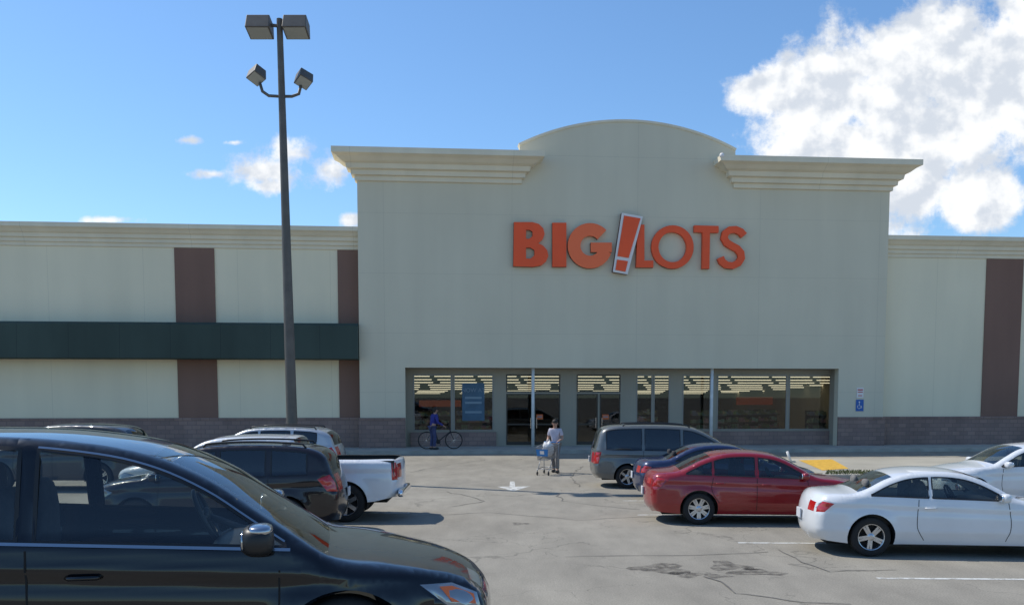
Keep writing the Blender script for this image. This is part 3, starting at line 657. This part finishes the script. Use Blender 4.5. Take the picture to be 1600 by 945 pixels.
    reg={'body':[],'headlight':[],'taillight':[]}; wr_=[[] for _ in wins]
    for f in r[2]:
        c=sum((cv[i] for i in f),Vector((0,0)))/len(f)
        if not inpoly(c.x,c.y,outer) or any(inpoly(c.x,c.y,a) for a in arches): continue
        for i,wn in enumerate(wins):
            if inpoly(c.x,c.y,wn): wr_[i].append(tuple(f)); break
        else:
            for nme,pl in lamps:
                if inpoly(c.x,c.y,pl): reg[nme].append(tuple(f)); break
            else: reg['body'].append(tuple(f))
    Y=[Sf(p.x,p.y) for p in cv]
    def sub(mb,fs,s,off=0):
        ids=sorted({i for f in fs for i in f}); mp={k:i for i,k in enumerate(ids)}
        mb.add([(cv[i].x,s*(Y[i]+off),cv[i].y) for i in ids],[tuple(mp[i] for i in (f if s<0 else f[::-1])) for f in fs])
    body=MB()
    for s in (1,-1): sub(body,reg['body'],s)
    ts=[-1,-.97,-.93,-.86,-.75,-.62,-.48,-.32,-.16,0,.16,.32,.48,.62,.75,.86,.93,.97,1]; nT=len(T)
    SV=[]
    for i,p in enumerate(T):
        d=(T[min(i+1,nT-1)]-T[max(i-1,0)]).normalized(); nx,nz=d.y,-d.x
        c=.03+.06*abs(nx)**1.3; wy=Sf(p.x,p.y)
        if S_.get('bed') and p.x<-.84 and abs(nx)<.5: c=0
        for t in ts: SV.append((p.x+nx*c*(1-t*t),t*wy,p.y+nz*c*(1-t*t)))
    def cls(x,z,t,nx,nz):
        w0,w1=S_['ws']; r0,r1=S_['rw']; a=abs(t)
        if w1<x<w0-.02 and a<.93 and nz>.2: return 'windshield'
        if r1<x<r0 and a<.9 and z>1.0 and nz>-.2: return 'rear_window'
        if S_.get('bed') and x<-.93 and nz>.8 and a<.93: return None
        hz=[q[1] for q in S_['hl']]; tz=[q[1] for q in S_['tl']]
        if x>e-.35 and min(hz)<z<max(hz)-.03 and a>.6: return 'headlight'
        if x<-e+.4 and min(tz)+.02<z<max(tz)-.02 and a>.62: return 'taillight'
        if x>e-.2 and min(hz)-.06<z<max(hz)-.05 and a<.5: return 'grille'
        if x>e-.2 and .3<z<.45 and a<.7: return 'grille'
        return 'body'
    acc={}
    for i in range(nT-1):
        m=(T[i]+T[i+1])/2; d=(T[i+1]-T[i]).normalized()
        for j in range(len(ts)-1):
            k=cls(m.x,m.y,(ts[j]+ts[j+1])/2,d.y,-d.x)
            if k: acc.setdefault(k,[]).append((i*len(ts)+j,i*len(ts)+j+1,(i+1)*len(ts)+j+1,(i+1)*len(ts)+j))
    def addstrip(mb,fs):
        ids=sorted({q for f in fs for q in f}); mp={k:i for i,k in enumerate(ids)}; mb.add([SV[q] for q in ids],[tuple(mp[q] for q in f) for f in fs])
    addstrip(body,acc.get('body',[]))
    body.build('body',paint,car,smooth=True,merge=True,normals=False)
    for i in range(len(wins)):
        for s in (1,-1):
            mb=MB(); sub(mb,wr_[i],s,-.004); mb.build('window',gm,car,smooth=True,normals=False)
    for k,mt in (('windshield',wsg),('rear_window',gm),('grille',black)):
        if k in acc: mb=MB(); addstrip(mb,acc[k]); mb.build(k,mt,car,smooth=True,normals=False)
    lampm={'headlight':clear,'taillight':redlens}
    for k in ('headlight','taillight'):
        for s in (1,-1):
            mb=MB(); sub(mb,reg[k],s)
            fs=[f for f in acc.get(k,[]) if (SV[f[0]][1]+SV[f[1]][1])*s>0]
            if fs: addstrip(mb,fs)
            if mb.f: mb.build(k,lampm[k],car,smooth=True,merge=True,normals=False)
    def line(pts,wd,off,mat,nm,sides=(1,-1),closed=False,parent=car):
        P=[Vector(p) for p in pts]; Q=[]
        if closed: P.append(P[0])
        for a,b in zip(P[:-1],P[1:]):
            n=max(1,int((b-a).length/.05)); Q+=[a.lerp(b,i/n) for i in range(n)]
        Q.append(P[-1])
        for s in sides:
            mb=MB(); v=[]
            for i,q in enumerate(Q):
                d=(Q[min(i+1,len(Q)-1)]-Q[max(i-1,0)]); d=d.normalized() if d.length>1e-6 else Vector((1,0)); nn=Vector((-d.y,d.x))*wd/2
                for g in (q+nn,q-nn): v.append((g.x,s*(Sf(g.x,g.y)+off),g.y))
            mb.add(v,[(2*i,2*i+1,2*i+3,2*i+2) for i in range(len(Q)-1)]); mb.build(nm,mat,parent,smooth=True,normals=False)
    for sm_ in S_['seams']: line(hermite(sm_,.05) if len(sm_)>2 else sm_,.011,.002,dark,'door_seam')
    for wn in wins: line(wn,.022,.003,trim,'window_trim',closed=True)
    if chrome_line:
        xw0=wins[0][0][0]; xw1=wins[-1][-1][0]
        line([(xw0+.03,zlo(xw0)-.012),(xw1,zlo(xw1)-.012)],.016,.008,dchrome,'chrome_strip')
        up=wins[0][1:-1]; line([(a,b+.014) for a,b in up],.010,.008,dchrome,'chrome_strip')
    if sidebump: line([(S_['ax'][1]+ra+.03,.60),(S_['ax'][0]-ra-.03,.60)],.05,.012,sidebump,'side_moulding')
    line([(S_['ax'][1]+ra+.01,sill+.004),(S_['ax'][0]-ra-.01,sill+.004)],.03,-.012,dark,'sill_edge')
    for xa in S_['ax']:
        for s in (1,-1):
            mb=MB(); P=[]
            for k in range(31):
                t=-.25+(PI+.5)*k/30; P.append((xa+ra*math.cos(t),S_['wr']+ra*math.sin(t)))
            v=[]
            for (x,z) in P:
                y=Sf(x,max(z,sill)); v+=[(x,s*(y-.001),z),(x,s*(y-.38),z)]
            mb.add(v,[(2*i,2*i+1,2*i+3,2*i+2) for i in range(30)]); mb.build('arch_liner',dark,car,smooth=True,normals=False)
    mb=MB(); mb.box(-e+.25,e-.3,-W+.3,W-.3,sill-.04,sill+.2); 
    mb.box(S_['ax'][1]+ra,S_['ax'][0]-ra,-W+.12,W-.12,sill+.0,sill+.19); mb.build('underbody',dark,car)
    if interior:
        x0=S_['ws'][0]; xr=S_['rw'][1]
        if S_.get('bed'): xr=-.8
        mb=MB(); mb.box(xr+.1,x0-.1,-W+.15,W-.15,sill+.21,sill+.28); mb.build('cabin_floor',dark,car)
        dx=x0-.05; dr=0
        if kind=='suv_fg': dx-=.15; dr=.06
        mb=MB(); mb.ell((dx-.28,0,b0-.19-dr),(.28,W-.17,.17),16,10,4); mb.build('dashboard',black,car,smooth=True)
        mb=MB()
        for xx in (xr+.05,): mb.box(xx,xx+.5,-W+.16,W-.16,sill+.3,b0-.06)
        mb.build('parcel_shelf',black,car)
        sx=x0-1.12
        if kind=='suv_fg': sx-=.42
        for y in (.36,-.36):
            mb=MB(); mb.ell((sx-.32,y,b0-.10),(.09,.24,.38),14,10,3.5); mb.ell((sx-.05,y,b0-.47),(.28,.25,.09),14,8,3.5); st=mb.build('seat',seat,car,smooth=True)
            mb=MB(); mb.ell((sx-.36,y,b0+.33),(.05,.13,.10),12,8,3); mb.tube([(sx-.35,y-.05,b0+.2),(sx-.36,y-.05,b0+.3)],.01); mb.build('headrest',seat,st,smooth=True)
        rx=max(sx-1.0,xr+.35)
        mb=MB(); mb.ell((rx-.15,0,b0-.17),(.1,W-.24,.34),18,10,4); mb.ell((rx+.1,0,b0-.5),(.25,W-.24,.09),14,8,4); st=mb.build('rear_seat',seat,car,smooth=True)
        for y in (.38,-.38): mb=MB(); mb.ell((rx-.19,y,b0+.22),(.05,.13,.08),12,8,3); mb.build('headrest',seat,st,smooth=True)
        c=Vector((dx-.62,.36,b0-.03+(.03 if kind=='suv_fg' else 0))); ax=Matrix.Rotation(R(65),4,'Y')
        mb=MB(); ring=[c+ax@Vector((.185*math.cos(2*PI*k/24),.185*math.sin(2*PI*k/24),0)) for k in range(25)]
        mb.tube(ring,.017,8); mb.tube([ring[0],c,ring[12]],.014,6); mb.tube([c,ring[18]],.014,6); mb.tube([ring[6],c],.014,6); mb.ell(c,(.03,.06,.06)); mb.tube([c,c+Vector((.35,0,-.14))],.025); mb.build('steering_wheel',black,car,smooth=True)
        mb=MB(); mz=topz(S_['ws'][1]+.05)-.1; mb.ell((S_['ws'][1]+.02,0,mz-.02),(.02,.12,.035),12,8,3); mb.tube([(S_['ws'][1]+.03,0,mz),(S_['ws'][1]+.08,0,mz+.06)],.01); mb.build('rear_view_mirror',black,car,smooth=True)
    wx=wins[0][0][0]-(.14 if kind=='suv_fg' else .10)
    for s in (1,-1):
        zM=b0+b1*wx+.055; yM=Sf(wx,zM)
        mb=MB(); mb.ell((wx,s*(yM+.13),zM+.02),(.09,.125,.085) if kind=='suv_fg' else (.075,.115,.075),18,12,2.8); mo=mb.build('side_mirror',mir or paint,car,smooth=True)
        mb=MB(); mb.tube([(wx+.02,s*(yM-.01),zM-.02),(wx+.01,s*(yM+.06),zM-.03)],.03,8); mb.build('mirror_arm',black,mo,smooth=True)
        mb=MB(); mb.ell((wx-.075,s*(yM+.13),zM+.02),(.014,.095,.06),12,8,2.8); mb.build('mirror_glass',chrome if kind!='suv_fg' else dchrome,mo,smooth=True)
        if kind=='suv_fg':
            mb=MB(); mb.ell((wx+.014,s*(yM+.132),zM+.078),(.07,.112,.034),16,10,2.8); mb.build('mirror_cap',dchrome,mo,smooth=True)
    for (hx,hz) in S_['handles']:
        for s in (1,-1):
            y=Sf(hx,hz); mb=MB(); mb.tube([(hx-.09,s*(y+.002),hz),(hx-.07,s*(y+.032),hz),(hx+.07,s*(y+.034),hz),(hx+.09,s*(y+.002),hz)],[.011,.013,.013,.011],8); mb.build('door_handle',paint,car,smooth=True)
    if rails:
        for s in (1,-1):
            pts=[(x,s*(Sf(x,topz(x)-.06)-.10),topz(x)+.055) for x in [S_['ws'][1]-.25-.1*i for i in range(19)]]
            pts=[(pts[0][0]+.06,pts[0][1],pts[0][2]-.06)]+pts+[(pts[-1][0]-.06,pts[-1][1],pts[-1][2]-.07)]
            mb=MB(); mb.tube(pts,.018,8); mb.build('roof_rail',alum if rails=='silver' else black,car,smooth=True)
    if plate:
        mb=MB(); zP=.78 if kind in('suv','minivan','suv_fg') else .62
        xq=min(q[0] for q in SV if abs(q[2]-zP)<.12)
        mb.box(xq-.03,xq-.005,-.15,.15,zP-.08,zP+.08); mb.build('number_plate',platem,car)
    if S_.get('bed'):
        mb=MB(); mb.box(-2.82,-.95,-.80,.80,.75,.80); mb.box(-2.82,-.95,-.84,-.80,.75,1.26); mb.box(-2.82,-.95,.80,.84,.75,1.26); mb.box(-2.84,-2.82,-.84,.84,.75,1.26); mb.box(-.95,-.92,-.84,.84,.75,1.26); mb.build('cargo_bed',black,car)
        mb=MB(); mb.ell((-2.97,0,.58),(.07,.93,.09),24,10,4); mb.build('rear_bumper',chrome,car,smooth=True)
    wr=S_['wr']; rr=wr*.665
    tm=MB(); tm.lathe([(rr*.98,-.10),(rr+.02,-.108),(wr-.03,-.112),(wr-.008,-.09),(wr,-.06),(wr,.06),(wr-.008,.09),(wr-.03,.112),(rr+.02,.108),(rr*.98,.10)],'y',40)
    rm=MB(); rm.lathe([(rr*.98,.102),(rr*.99,.108),(rr*.94,.104),(rr*.90,.085),(rr*.88,-.09)],'y',40)
    ns=spokes
    for k in range(ns):
        for dd in ((-.13,.13) if dbl else (0,)):
            t=2*PI*k/ns+.3; mt=Matrix.Rotation(-t,4,'Y'); w_=.020 if dbl else .036*wr/.33
            h0=.045; h1=rr*.93; k1=dd*h1*(.9 if dbl else 1)
            vs_=[(h0,.082,dd*.12-w_),(h0,.082,dd*.12+w_),(h1,.088,k1+w_*.9),(h1,.088,k1-w_*.9),(h0,.04,dd*.12-w_),(h0,.04,dd*.12+w_),(h1,.05,k1+w_*.9),(h1,.05,k1-w_*.9)]
            rm.add([mt@Vector(v) for v in vs_],[(0,1,2,3),(7,6,5,4),(0,4,5,1),(1,5,6,2),(2,6,7,3),(3,7,4,0)])
    rm.lathe([(0,.098),(.03,.097),(.06,.086),(.065,.03)],'y',20)
    dm=MB(); dm.lathe([(0,.02),(rr*.9,.02),(rr*.9,-.09),(0,-.09)],'y',28)
    first=None
    for xa in S_['ax']:
        for s in (1,-1):
            if first is None:
                wo=dm.build('wheel',dark,car); a_=tm.build('tyre',rubber,wo,smooth=True); b_=rm.build('rim',rim,wo); first=(wo,a_,b_)
            else:
                wo=first[0].copy(); COL.objects.link(wo); wo.parent=car
                for q in first[1:]: c_=q.copy(); COL.objects.link(c_); c_.parent=wo
            wo.location=(xa,s*(W-.125),wr); wo.rotation_euler=(0,random.uniform(0,6),0) if s>0 else (0,random.uniform(0,6),PI)
    car.scale=(xs_,xs_,zs)
    px,py,lx,ly=pos
    if isinstance(px,str): car.location=(py,lx,z0)
    else:
        if px is not None and lx=='r': lx=S_['ax'][1]
        lx*=xs_; ly*=xs_
        g=G(px,py); c,s=math.cos(rz),math.sin(rz); car.location=(g.x-(c*lx-s*ly),g.y-(s*lx+c*ly),z0)
    return car,Sf
def pm(name,col,metal=0,rough=.35,spec=.5): return M(name,col,rough,metal,coat=1,var=(1.5,.05),spec=spec)
pblack=pm('paint_black',(.003,.0035,.006),.0,.3,.1); pbrown=pm('paint_dark_brown',(.012,.007,.008),.0,.3,.2); pwhite=pm('paint_white',(.70,.71,.72),0,.3); psilver=pm('paint_silver',(.45,.47,.49),.5)
pgrey=pm('paint_grey',(.13,.135,.13),.3,.35); pred=pm('paint_red',(.27,.005,.010),.15,.3); pblue=pm('paint_navy',(.012,.022,.075),.2); pdk=pm('paint_charcoal',(.03,.03,.033),.2)
fg,SfF=make_car('suv_fg','parked_car','glossy black car with chrome window line filling the left foreground','car',pblack,('w',-2.60,5.76,0),R(12),grid=.05,chrome_line=True,mir=black,seat=cloth_d,z0=Z0,plate=False,xs_=1,zs=1,gm=cgl_f,wsg=cgl_f)
pol=[(2.05,.755),(2.13,.75),(2.265,.69),(2.275,.635),(2.12,.665)]
for s in (1,-1):
    mb=MB(); mb.add([(x,s*(SfF(x,z)+.007),z) for x,z in pol],[(0,1,2,3,4)]); mb.build('amber_marker',amber,fg)
make_car('suv','parked_suv','dark brown parked car with black roof rails beside the white pickup','car',pbrown,(448,841,'r',.94),R(184),gm=cgl_d,rails='black',spokes=6,dbl=False,xs_=.94,zs=.97)
make_car('pickup','pickup_truck','white crew cab pickup truck behind the dark brown car','pickup truck',pwhite,(540,816,'r',.98),R(181),gm=cgl_d,spokes=6,dbl=False,xs_=.97)
make_car('suv','parked_suv','silver estate car with black roof rails behind the white pickup','car',psilver,(474,763,'r',.94),R(180),gm=cgl_d,rails='black')
make_car('suv','parked_suv','dark grey car whose roof shows above the foreground car, farthest left','car',pdk,(155,768,'r',.94),R(180),gm=cgl_d,zs=1.03)
make_car('minivan','minivan','dark grey minivan with roof rails, parked nearest the shop on the right','minivan',pgrey,(980,763,'r',-.96),R(-3),gm=cgl_d,rails='black',sidebump=pgrey,spokes=5,dbl=False)
make_car('coupe','parked_car','low navy blue car squeezed between grey minivan and red sedan','car',pblue,(1056,785,'r',-.885),R(-1),gm=cgl_d,zs=.98)
make_car('sedan','parked_car','dark red four door sedan with silver wheels','car',pred,(1092,820,'r',-.885),R(-3),gm=cgl,rim=alum,spokes=7,trim=black,grid=.06,xs_=.97)
make_car('coupe','parked_car','white two door hardtop coupe nearest on the right','car',pwhite,(1361,870,'r',-.885),R(-6),gm=cgl,spokes=5,grid=.055,seat=cloth_g,xs_=.95,zs=.965)
make_car('sedan','parked_car','white car cut off by the right edge, behind the white coupe','car',pwhite,(1522,792,1.5,.885),R(180),gm=cgl)
# ---------------------------------------------------------------- people
def skin(name,nd,ed,mat,parent,sub=2):
    me=bpy.data.meshes.new(name); bm=bmesh.new(); lay=bm.verts.layers.skin.verify(); V=[]
    for i,(x,y,z,r) in enumerate(nd):
        v=bm.verts.new((x,y,z)); v[lay].radius=(r,r); v[lay].use_root=(i==0); V.append(v)
    for a,b in ed: bm.edges.new((V[a],V[b]))
    bm.to_mesh(me); bm.free(); o=bpy.data.objects.new(name,me); COL.objects.link(o)
    m=o.modifiers.new('s','SKIN'); m.use_smooth_shade=True; m2=o.modifiers.new('u','SUBSURF'); m2.levels=sub; m2.render_levels=sub
    bpy.context.view_layer.update(); n=bpy.data.meshes.new_from_object(o.evaluated_get(bpy.context.evaluated_depsgraph_get())); bpy.data.objects.remove(o)
    n.materials.clear(); n.materials.append(mat); n.polygons.foreach_set('use_smooth',[True]*len(n.polygons))
    q=bpy.data.objects.new(name,n); COL.objects.link(q); q.parent=parent; return q
def person(root,arms,legs,lean,shirt,pants,hair,shoe,long=False):
    L=lean
    nd=[(0,0,.95,.125),(0,L*.3,1.12,.115),(0,L*.7,1.33,.135),(0,L,1.47,.065),(0,L*1.1-.01,1.545,.062),(0,L*1.15-.03,1.62,.088),(0,L*1.15-.02,1.69,.082)]
    ed=[(0,1),(1,2),(2,3),(3,4),(4,5),(5,6)]
    sn=[(0,0,.93,.14),(0,L*.3,1.12,.135),(0,L*.7,1.33,.15),(0,L,1.45,.085)]; se=[(0,1),(1,2),(2,3)]
    pn=[(0,0,.97,.13)]; pe=[]
    for s,(el,wr_) in zip((1,-1),arms):
        sh=(s*.175,L*.9,1.41); b=len(nd)
        nd+=[(*sh,.062),(*el,.043),(*wr_,.028)]; ed+=[(2,b),(b,b+1),(b+1,b+2)]
        d=(Vector(wr_)-Vector(el)).normalized(); pc=Vector(wr_)+d*.06; nd.append((*pc,.034)); ed.append((b+2,b+3)); k0=b+3
        for f in range(4):
            o=Vector((s*(f-1.5)*.019,0,0)); k=len(nd); ln=(.03,.036,.033,.026)[f]
            p1=pc+o+d*(.035+ln*.3); p2=p1+d*ln*.7+Vector((0,0,-.02)); p3=p2+Vector((0,0,-.022))-d*.012
            nd+=[(*p1,.010),(*p2,.009),(*p3,.008)]; ed+=[(k0,k),(k,k+1),(k+1,k+2)]
        k=len(nd); t1=pc+Vector((-s*.035,0,-.005)); t2=t1+d*.025+Vector((-s*.005,0,-.02)); nd+=[(*t1,.011),(*t2,.009)]; ed+=[(k0,k),(k,k+1)]
        b=len(sn); q=Vector(sh).lerp(Vector(el),.75); sn+=[(*sh,.08),(*q,.062)]; se+=[(2,b),(b,b+1)]
        if long: sn+=[(*el,.056),(*wr_,.04)]; se+=[(b+1,b+2),(b+2,b+3)]
    for s,(kn,an) in zip((1,-1),legs):
        b=len(nd); hp=(s*.09,0,.90); toe=(an[0]+s*.02,an[1]-.15,.035)
        nd+=[(*hp,.085),(*kn,.055),(*an,.038),(an[0],an[1]+.03,.04,.035),(*toe,.03)]; ed+=[(0,b),(b,b+1),(b+1,b+2),(b+2,b+3),(b+2,b+4)]
        c=len(pn); pn+=[(*hp,.10),(*kn,.075),(an[0],an[1],an[2]+.02,.062)]; pe+=[(0,c),(c,c+1),(c+1,c+2)]
    skin('body',nd,ed,skin_m,root)
    skin('shirt',sn,se,shirt,root); skin('trousers',pn,pe,pants,root)
    hd=Vector((0,L*1.15-.03,1.64))
    mb=MB(); mb.ell(hd+Vector((0,.025,.035)),(.098,.105,.10)); mb.ell(hd+Vector((0,.06,-.03)),(.085,.06,.08)); mb.build('hair',hair,root,smooth=True)
    for s in (1,-1):
        mb=MB(); mb.ell(hd+Vector((s*.035,-.080,.0)),(.014,.01,.009)); mb.build('eye',black,root,smooth=True)
        mb=MB(); mb.ell(hd+Vector((s*.09,.0,-.01)),(.014,.02,.03)); mb.build('ear',skin_m,root,smooth=True)
    mb=MB(); mb.ell(hd+Vector((0,-.095,-.02)),(.013,.02,.025)); mb.build('nose',skin_m,root,smooth=True)
    mb=MB(); mb.ell(hd+Vector((0,-.084,-.055)),(.026,.01,.007)); mb.build('mouth',M('lips',(.3,.1,.08),.6),root,smooth=True)
    for s,(kn,an) in zip((1,-1),legs):
        mb=MB(); mb.ell((an[0]+s*.01,an[1]-.055,.05),(.052,.14,.05),14,8,2.6); mb.build('shoe',shoe,root,smooth=True)
sh1=M('shirt_lavender',(.50,.47,.54),.85,var=(9,.1)); sh2=M('jacket_blue',(.03,.035,.22),.85,var=(9,.15)); jn=M('trousers_grey',(.17,.16,.16),.9,var=(14,.2)); jn2=M('jeans_blue',(.05,.06,.14),.9,var=(14,.2))
hr=M('hair_dark',(.02,.014,.01),.7); shm=M('shoe_dark',(.03,.03,.03),.7)
pc=G(868,738); rzp=R(-22)
p1=thing('person','person in a lavender grey t-shirt and grey trousers pushing a shopping cart','person',pc,rzp)
person(p1,[((.25,-.02,1.14),(.20,-.27,1.06)),((-.25,-.02,1.14),(-.20,-.27,1.06))],[((.10,-.12,.50),(.10,-.08,.09)),((-.10,-.02,.50),(-.10,.16,.10))],-.05,sh1,jn,hr,shm)
wire=M('cart_wire',(.30,.31,.33),.35,.8); cblue=M('cart_blue',(.03,.20,.50),.5)
fw=Vector((math.sin(rzp),-math.cos(rzp),0))
ct=thing('shopping_cart','metal wire shopping cart with blue front panel pushed across the aisle','shopping cart',pc+fw*.42,rzp)
mb=MB()
zt0,zt1=.98,.90; zb0,zb1=.56,.50
def rim_pt(t,side,lv):
    wt_=.27-.06*t; wb=.22-.05*t; w_=wb+(wt_-wb)*lv; y=-.02-(.80+.08*lv)*t; z=(zb0+(zb1-zb0)*t)*(1-lv)+(zt0+(zt1-zt0)*t)*lv; return Vector((side*w_,y,z))
for lv in (0,.2,.4,.6,.8,1):
    r_=.011 if lv in(0,1) else .0045
    mb.tube([rim_pt(0,-1,lv),rim_pt(1,-1,lv),rim_pt(1,1,lv),rim_pt(0,1,lv),rim_pt(0,-1,lv)],r_,6)
for i in range(15):
    for s in (-1,1): mb.tube([rim_pt(i/14,s,0),rim_pt(i/14,s,1)],.0045,5)
for i in range(9):
    q=-1+2*i/8
    for t in (0,1):
        a=rim_pt(t,1,0); b=rim_pt(t,1,1); mb.tube([(a.x*q,a.y,a.z),(b.x*q,b.y,b.z)],.0045,5)
    a=rim_pt(0,1,0); b=rim_pt(1,1,0); mb.tube([(a.x*q,a.y,a.z),(b.x*q,b.y,b.z)],.0045,5)
mb.build('basket',wire,ct)
mb=MB()
for s in (-1,1):
    mb.tube([(s*.26,.06,1.03),(s*.26,-.0,.98),(s*.24,-.04,.5),(s*.24,-.02,.2),(s*.24,-.02,.13)],.013,8)
    mb.tube([(s*.24,-.02,.22),(s*.2,-.75,.20),(s*.19,-.80,.13)],.013,8); mb.tube([(s*.2,-.7,.2),(s*.2,-.45,.52)],.011,6)
mb.tube([(-.24,-.1,.22),(.24,-.1,.22)],.01); mb.tube([(-.2,-.7,.2),(.2,-.7,.2)],.01); mb.build('frame',wire,ct,smooth=True)
mb=MB(); mb.tube([(-.27,.06,1.03),(.27,.06,1.03)],.018,10); mb.build('handle',cblue,ct,smooth=True)
for x,y in ((.24,-.02),(-.24,-.02),(.19,-.80),(-.19,-.80)):
    mb=MB(); vs0=MB(); vs0.lathe([(0,-.015),(.055,-.015),(.062,-.008),(.062,.008),(.055,.015),(0,.015)],'y',18)
    mb.add([(x+v[1],y+v[0],.063+v[2]) for v in vs0.v],vs0.f); mb.build('wheel',black,ct,smooth=False)
mb=MB(); a=rim_pt(1,1,.85); b=rim_pt(1,1,.3); mb.add([(-a.x,a.y-.012,a.z),(a.x,a.y-.012,a.z),(b.x,b.y-.012,b.z),(-b.x,b.y-.012,b.z)],[(0,1,2,3)]); pn=mb.build('front_panel',cblue,ct)
mb=MB(); mb.add([(-.07,a.y-.016,a.z-.05),(.07,a.y-.016,a.z-.05),(.07,b.y-.028,b.z+.06),(-.07,b.y-.028,b.z+.06)],[(0,1,2,3)]); mb.build('white_mark',sw,pn)
bagm=M('plastic_bag',(.66,.64,.62),.5,bump=(12,.8)); bg_=thing('shopping_bag','white plastic bag standing in the shopping cart','bag',pc+fw*.72+Vector((0,0,.62)),rzp)
mb=MB(); mb.ell((0,0,.20),(.17,.2,.24),22,14,2.5); mb.v=[(x*(1+.1*math.sin(9*z*6+x*20)),y*(1+.1*math.sin(x*40)),z*(1+.08*math.sin(30*x+20*y))) for x,y,z in mb.v]; mb.build('sack',bagm,bg_,smooth=True)
mb=MB(); mb.tube([(-.06,0,.38),(-.05,0,.50),(.05,0,.50),(.06,0,.38)],.014,6); mb.build('bag_handles',bagm,bg_,smooth=True)
b2=O+UU*Bp(688,700,-1.3)[0]+WW*(-1.3)+Vector((0,0,.14))
bk_=thing('bicycle','dark bicycle held in front of the left shop window','bicycle',b2,AL); bk_.scale=(1.18,1.18,1.18)
mb=MB(); fm_=M('bike_frame',(.04,.035,.04),.4,.3)
rw_,fw_=(-.52,0,.34),(.52,0,.34); bb=(-.08,0,.29); st=(-.22,0,.80); hd=(.36,0,.82); hd2=(.39,0,.68)
for a,b,r_ in ((bb,st,.018),(st,hd,.018),(bb,hd2,.02),(rw_,bb,.012),(rw_,st,.011),(hd,hd2,.022),(hd2,fw_,.014),(st,(-.26,0,.93),.014),(hd,(.33,0,.98),.014)): mb.tube([a,b],r_,8)
mb.build('frame',fm_,bk_,smooth=True)
mb=MB(); mb.tube([(.28,-.28,1.0),(.34,-.2,1.02),(.33,0,.99),(.34,.2,1.02),(.28,.28,1.0)],.014,8); mb.build('handlebar',black,bk_,smooth=True)
mb=MB(); mb.ell((-.27,0,.95),(.13,.07,.035),14,8,2.5); mb.build('saddle',black,bk_,smooth=True)
mb=MB(); mb.lathe([(0,-.05),(.09,-.05),(.09,-.04),(0,-.04)],'y',20,bb); mb.tube([(bb[0],-.06,bb[2]),(bb[0]+.1,-.07,bb[2]-.13)],.011); mb.tube([(bb[0],.06,bb[2]),(bb[0]-.1,.07,bb[2]+.13)],.011); mb.build('crank',black,bk_)
for c in (rw_,fw_):
    mb=MB()
    for k in range(14): t=2*PI*k/14; mb.tube([(c[0],0,c[2]),(c[0]+.31*math.cos(t),0,c[2]+.31*math.sin(t))],.003,4)
    mb.tube([(c[0],-.05,c[2]),(c[0],.05,c[2])],.02); wo=mb.build('wheel',alum,bk_)
    mb=MB(); mb.tube([(c[0]+.32*math.cos(2*PI*k/32),0,c[2]+.32*math.sin(2*PI*k/32)) for k in range(33)],.02,8,False); mb.build('tyre',rubber,wo,smooth=True)
p2p=O+UU*Bp(676,700,-1.3)[0]+WW*(-1.66)+Vector((0,0,.14))
p2=thing('person','person in a dark blue jacket and jeans standing beside a bicycle','person',p2p,R(115)+AL); p2.scale=(1.12,1.12,1.08)
person(p2,[((.24,-.14,1.16),(.20,-.36,1.06)),((-.22,-.12,1.14),(-.28,-.34,1.0))],[((.10,-.04,.50),(.10,.02,.09)),((-.10,-.06,.50),(-.11,-.02,.09))],-.10,sh2,jn2,hr,shm,long=True)
q=G(1236,722); ps=thing('marker_post','short white leaning post standing on the pavement left of the yellow ramp','post',q)
mb=MB(); mb.tube([(0,0,0),(-.16,0,.42)],.05,10); mb.build('shaft',wp,ps,smooth=True); mb=MB(); mb.box(-.14,.14,-.12,.12,.0,.06); mb.build('foot',kerbm,ps)
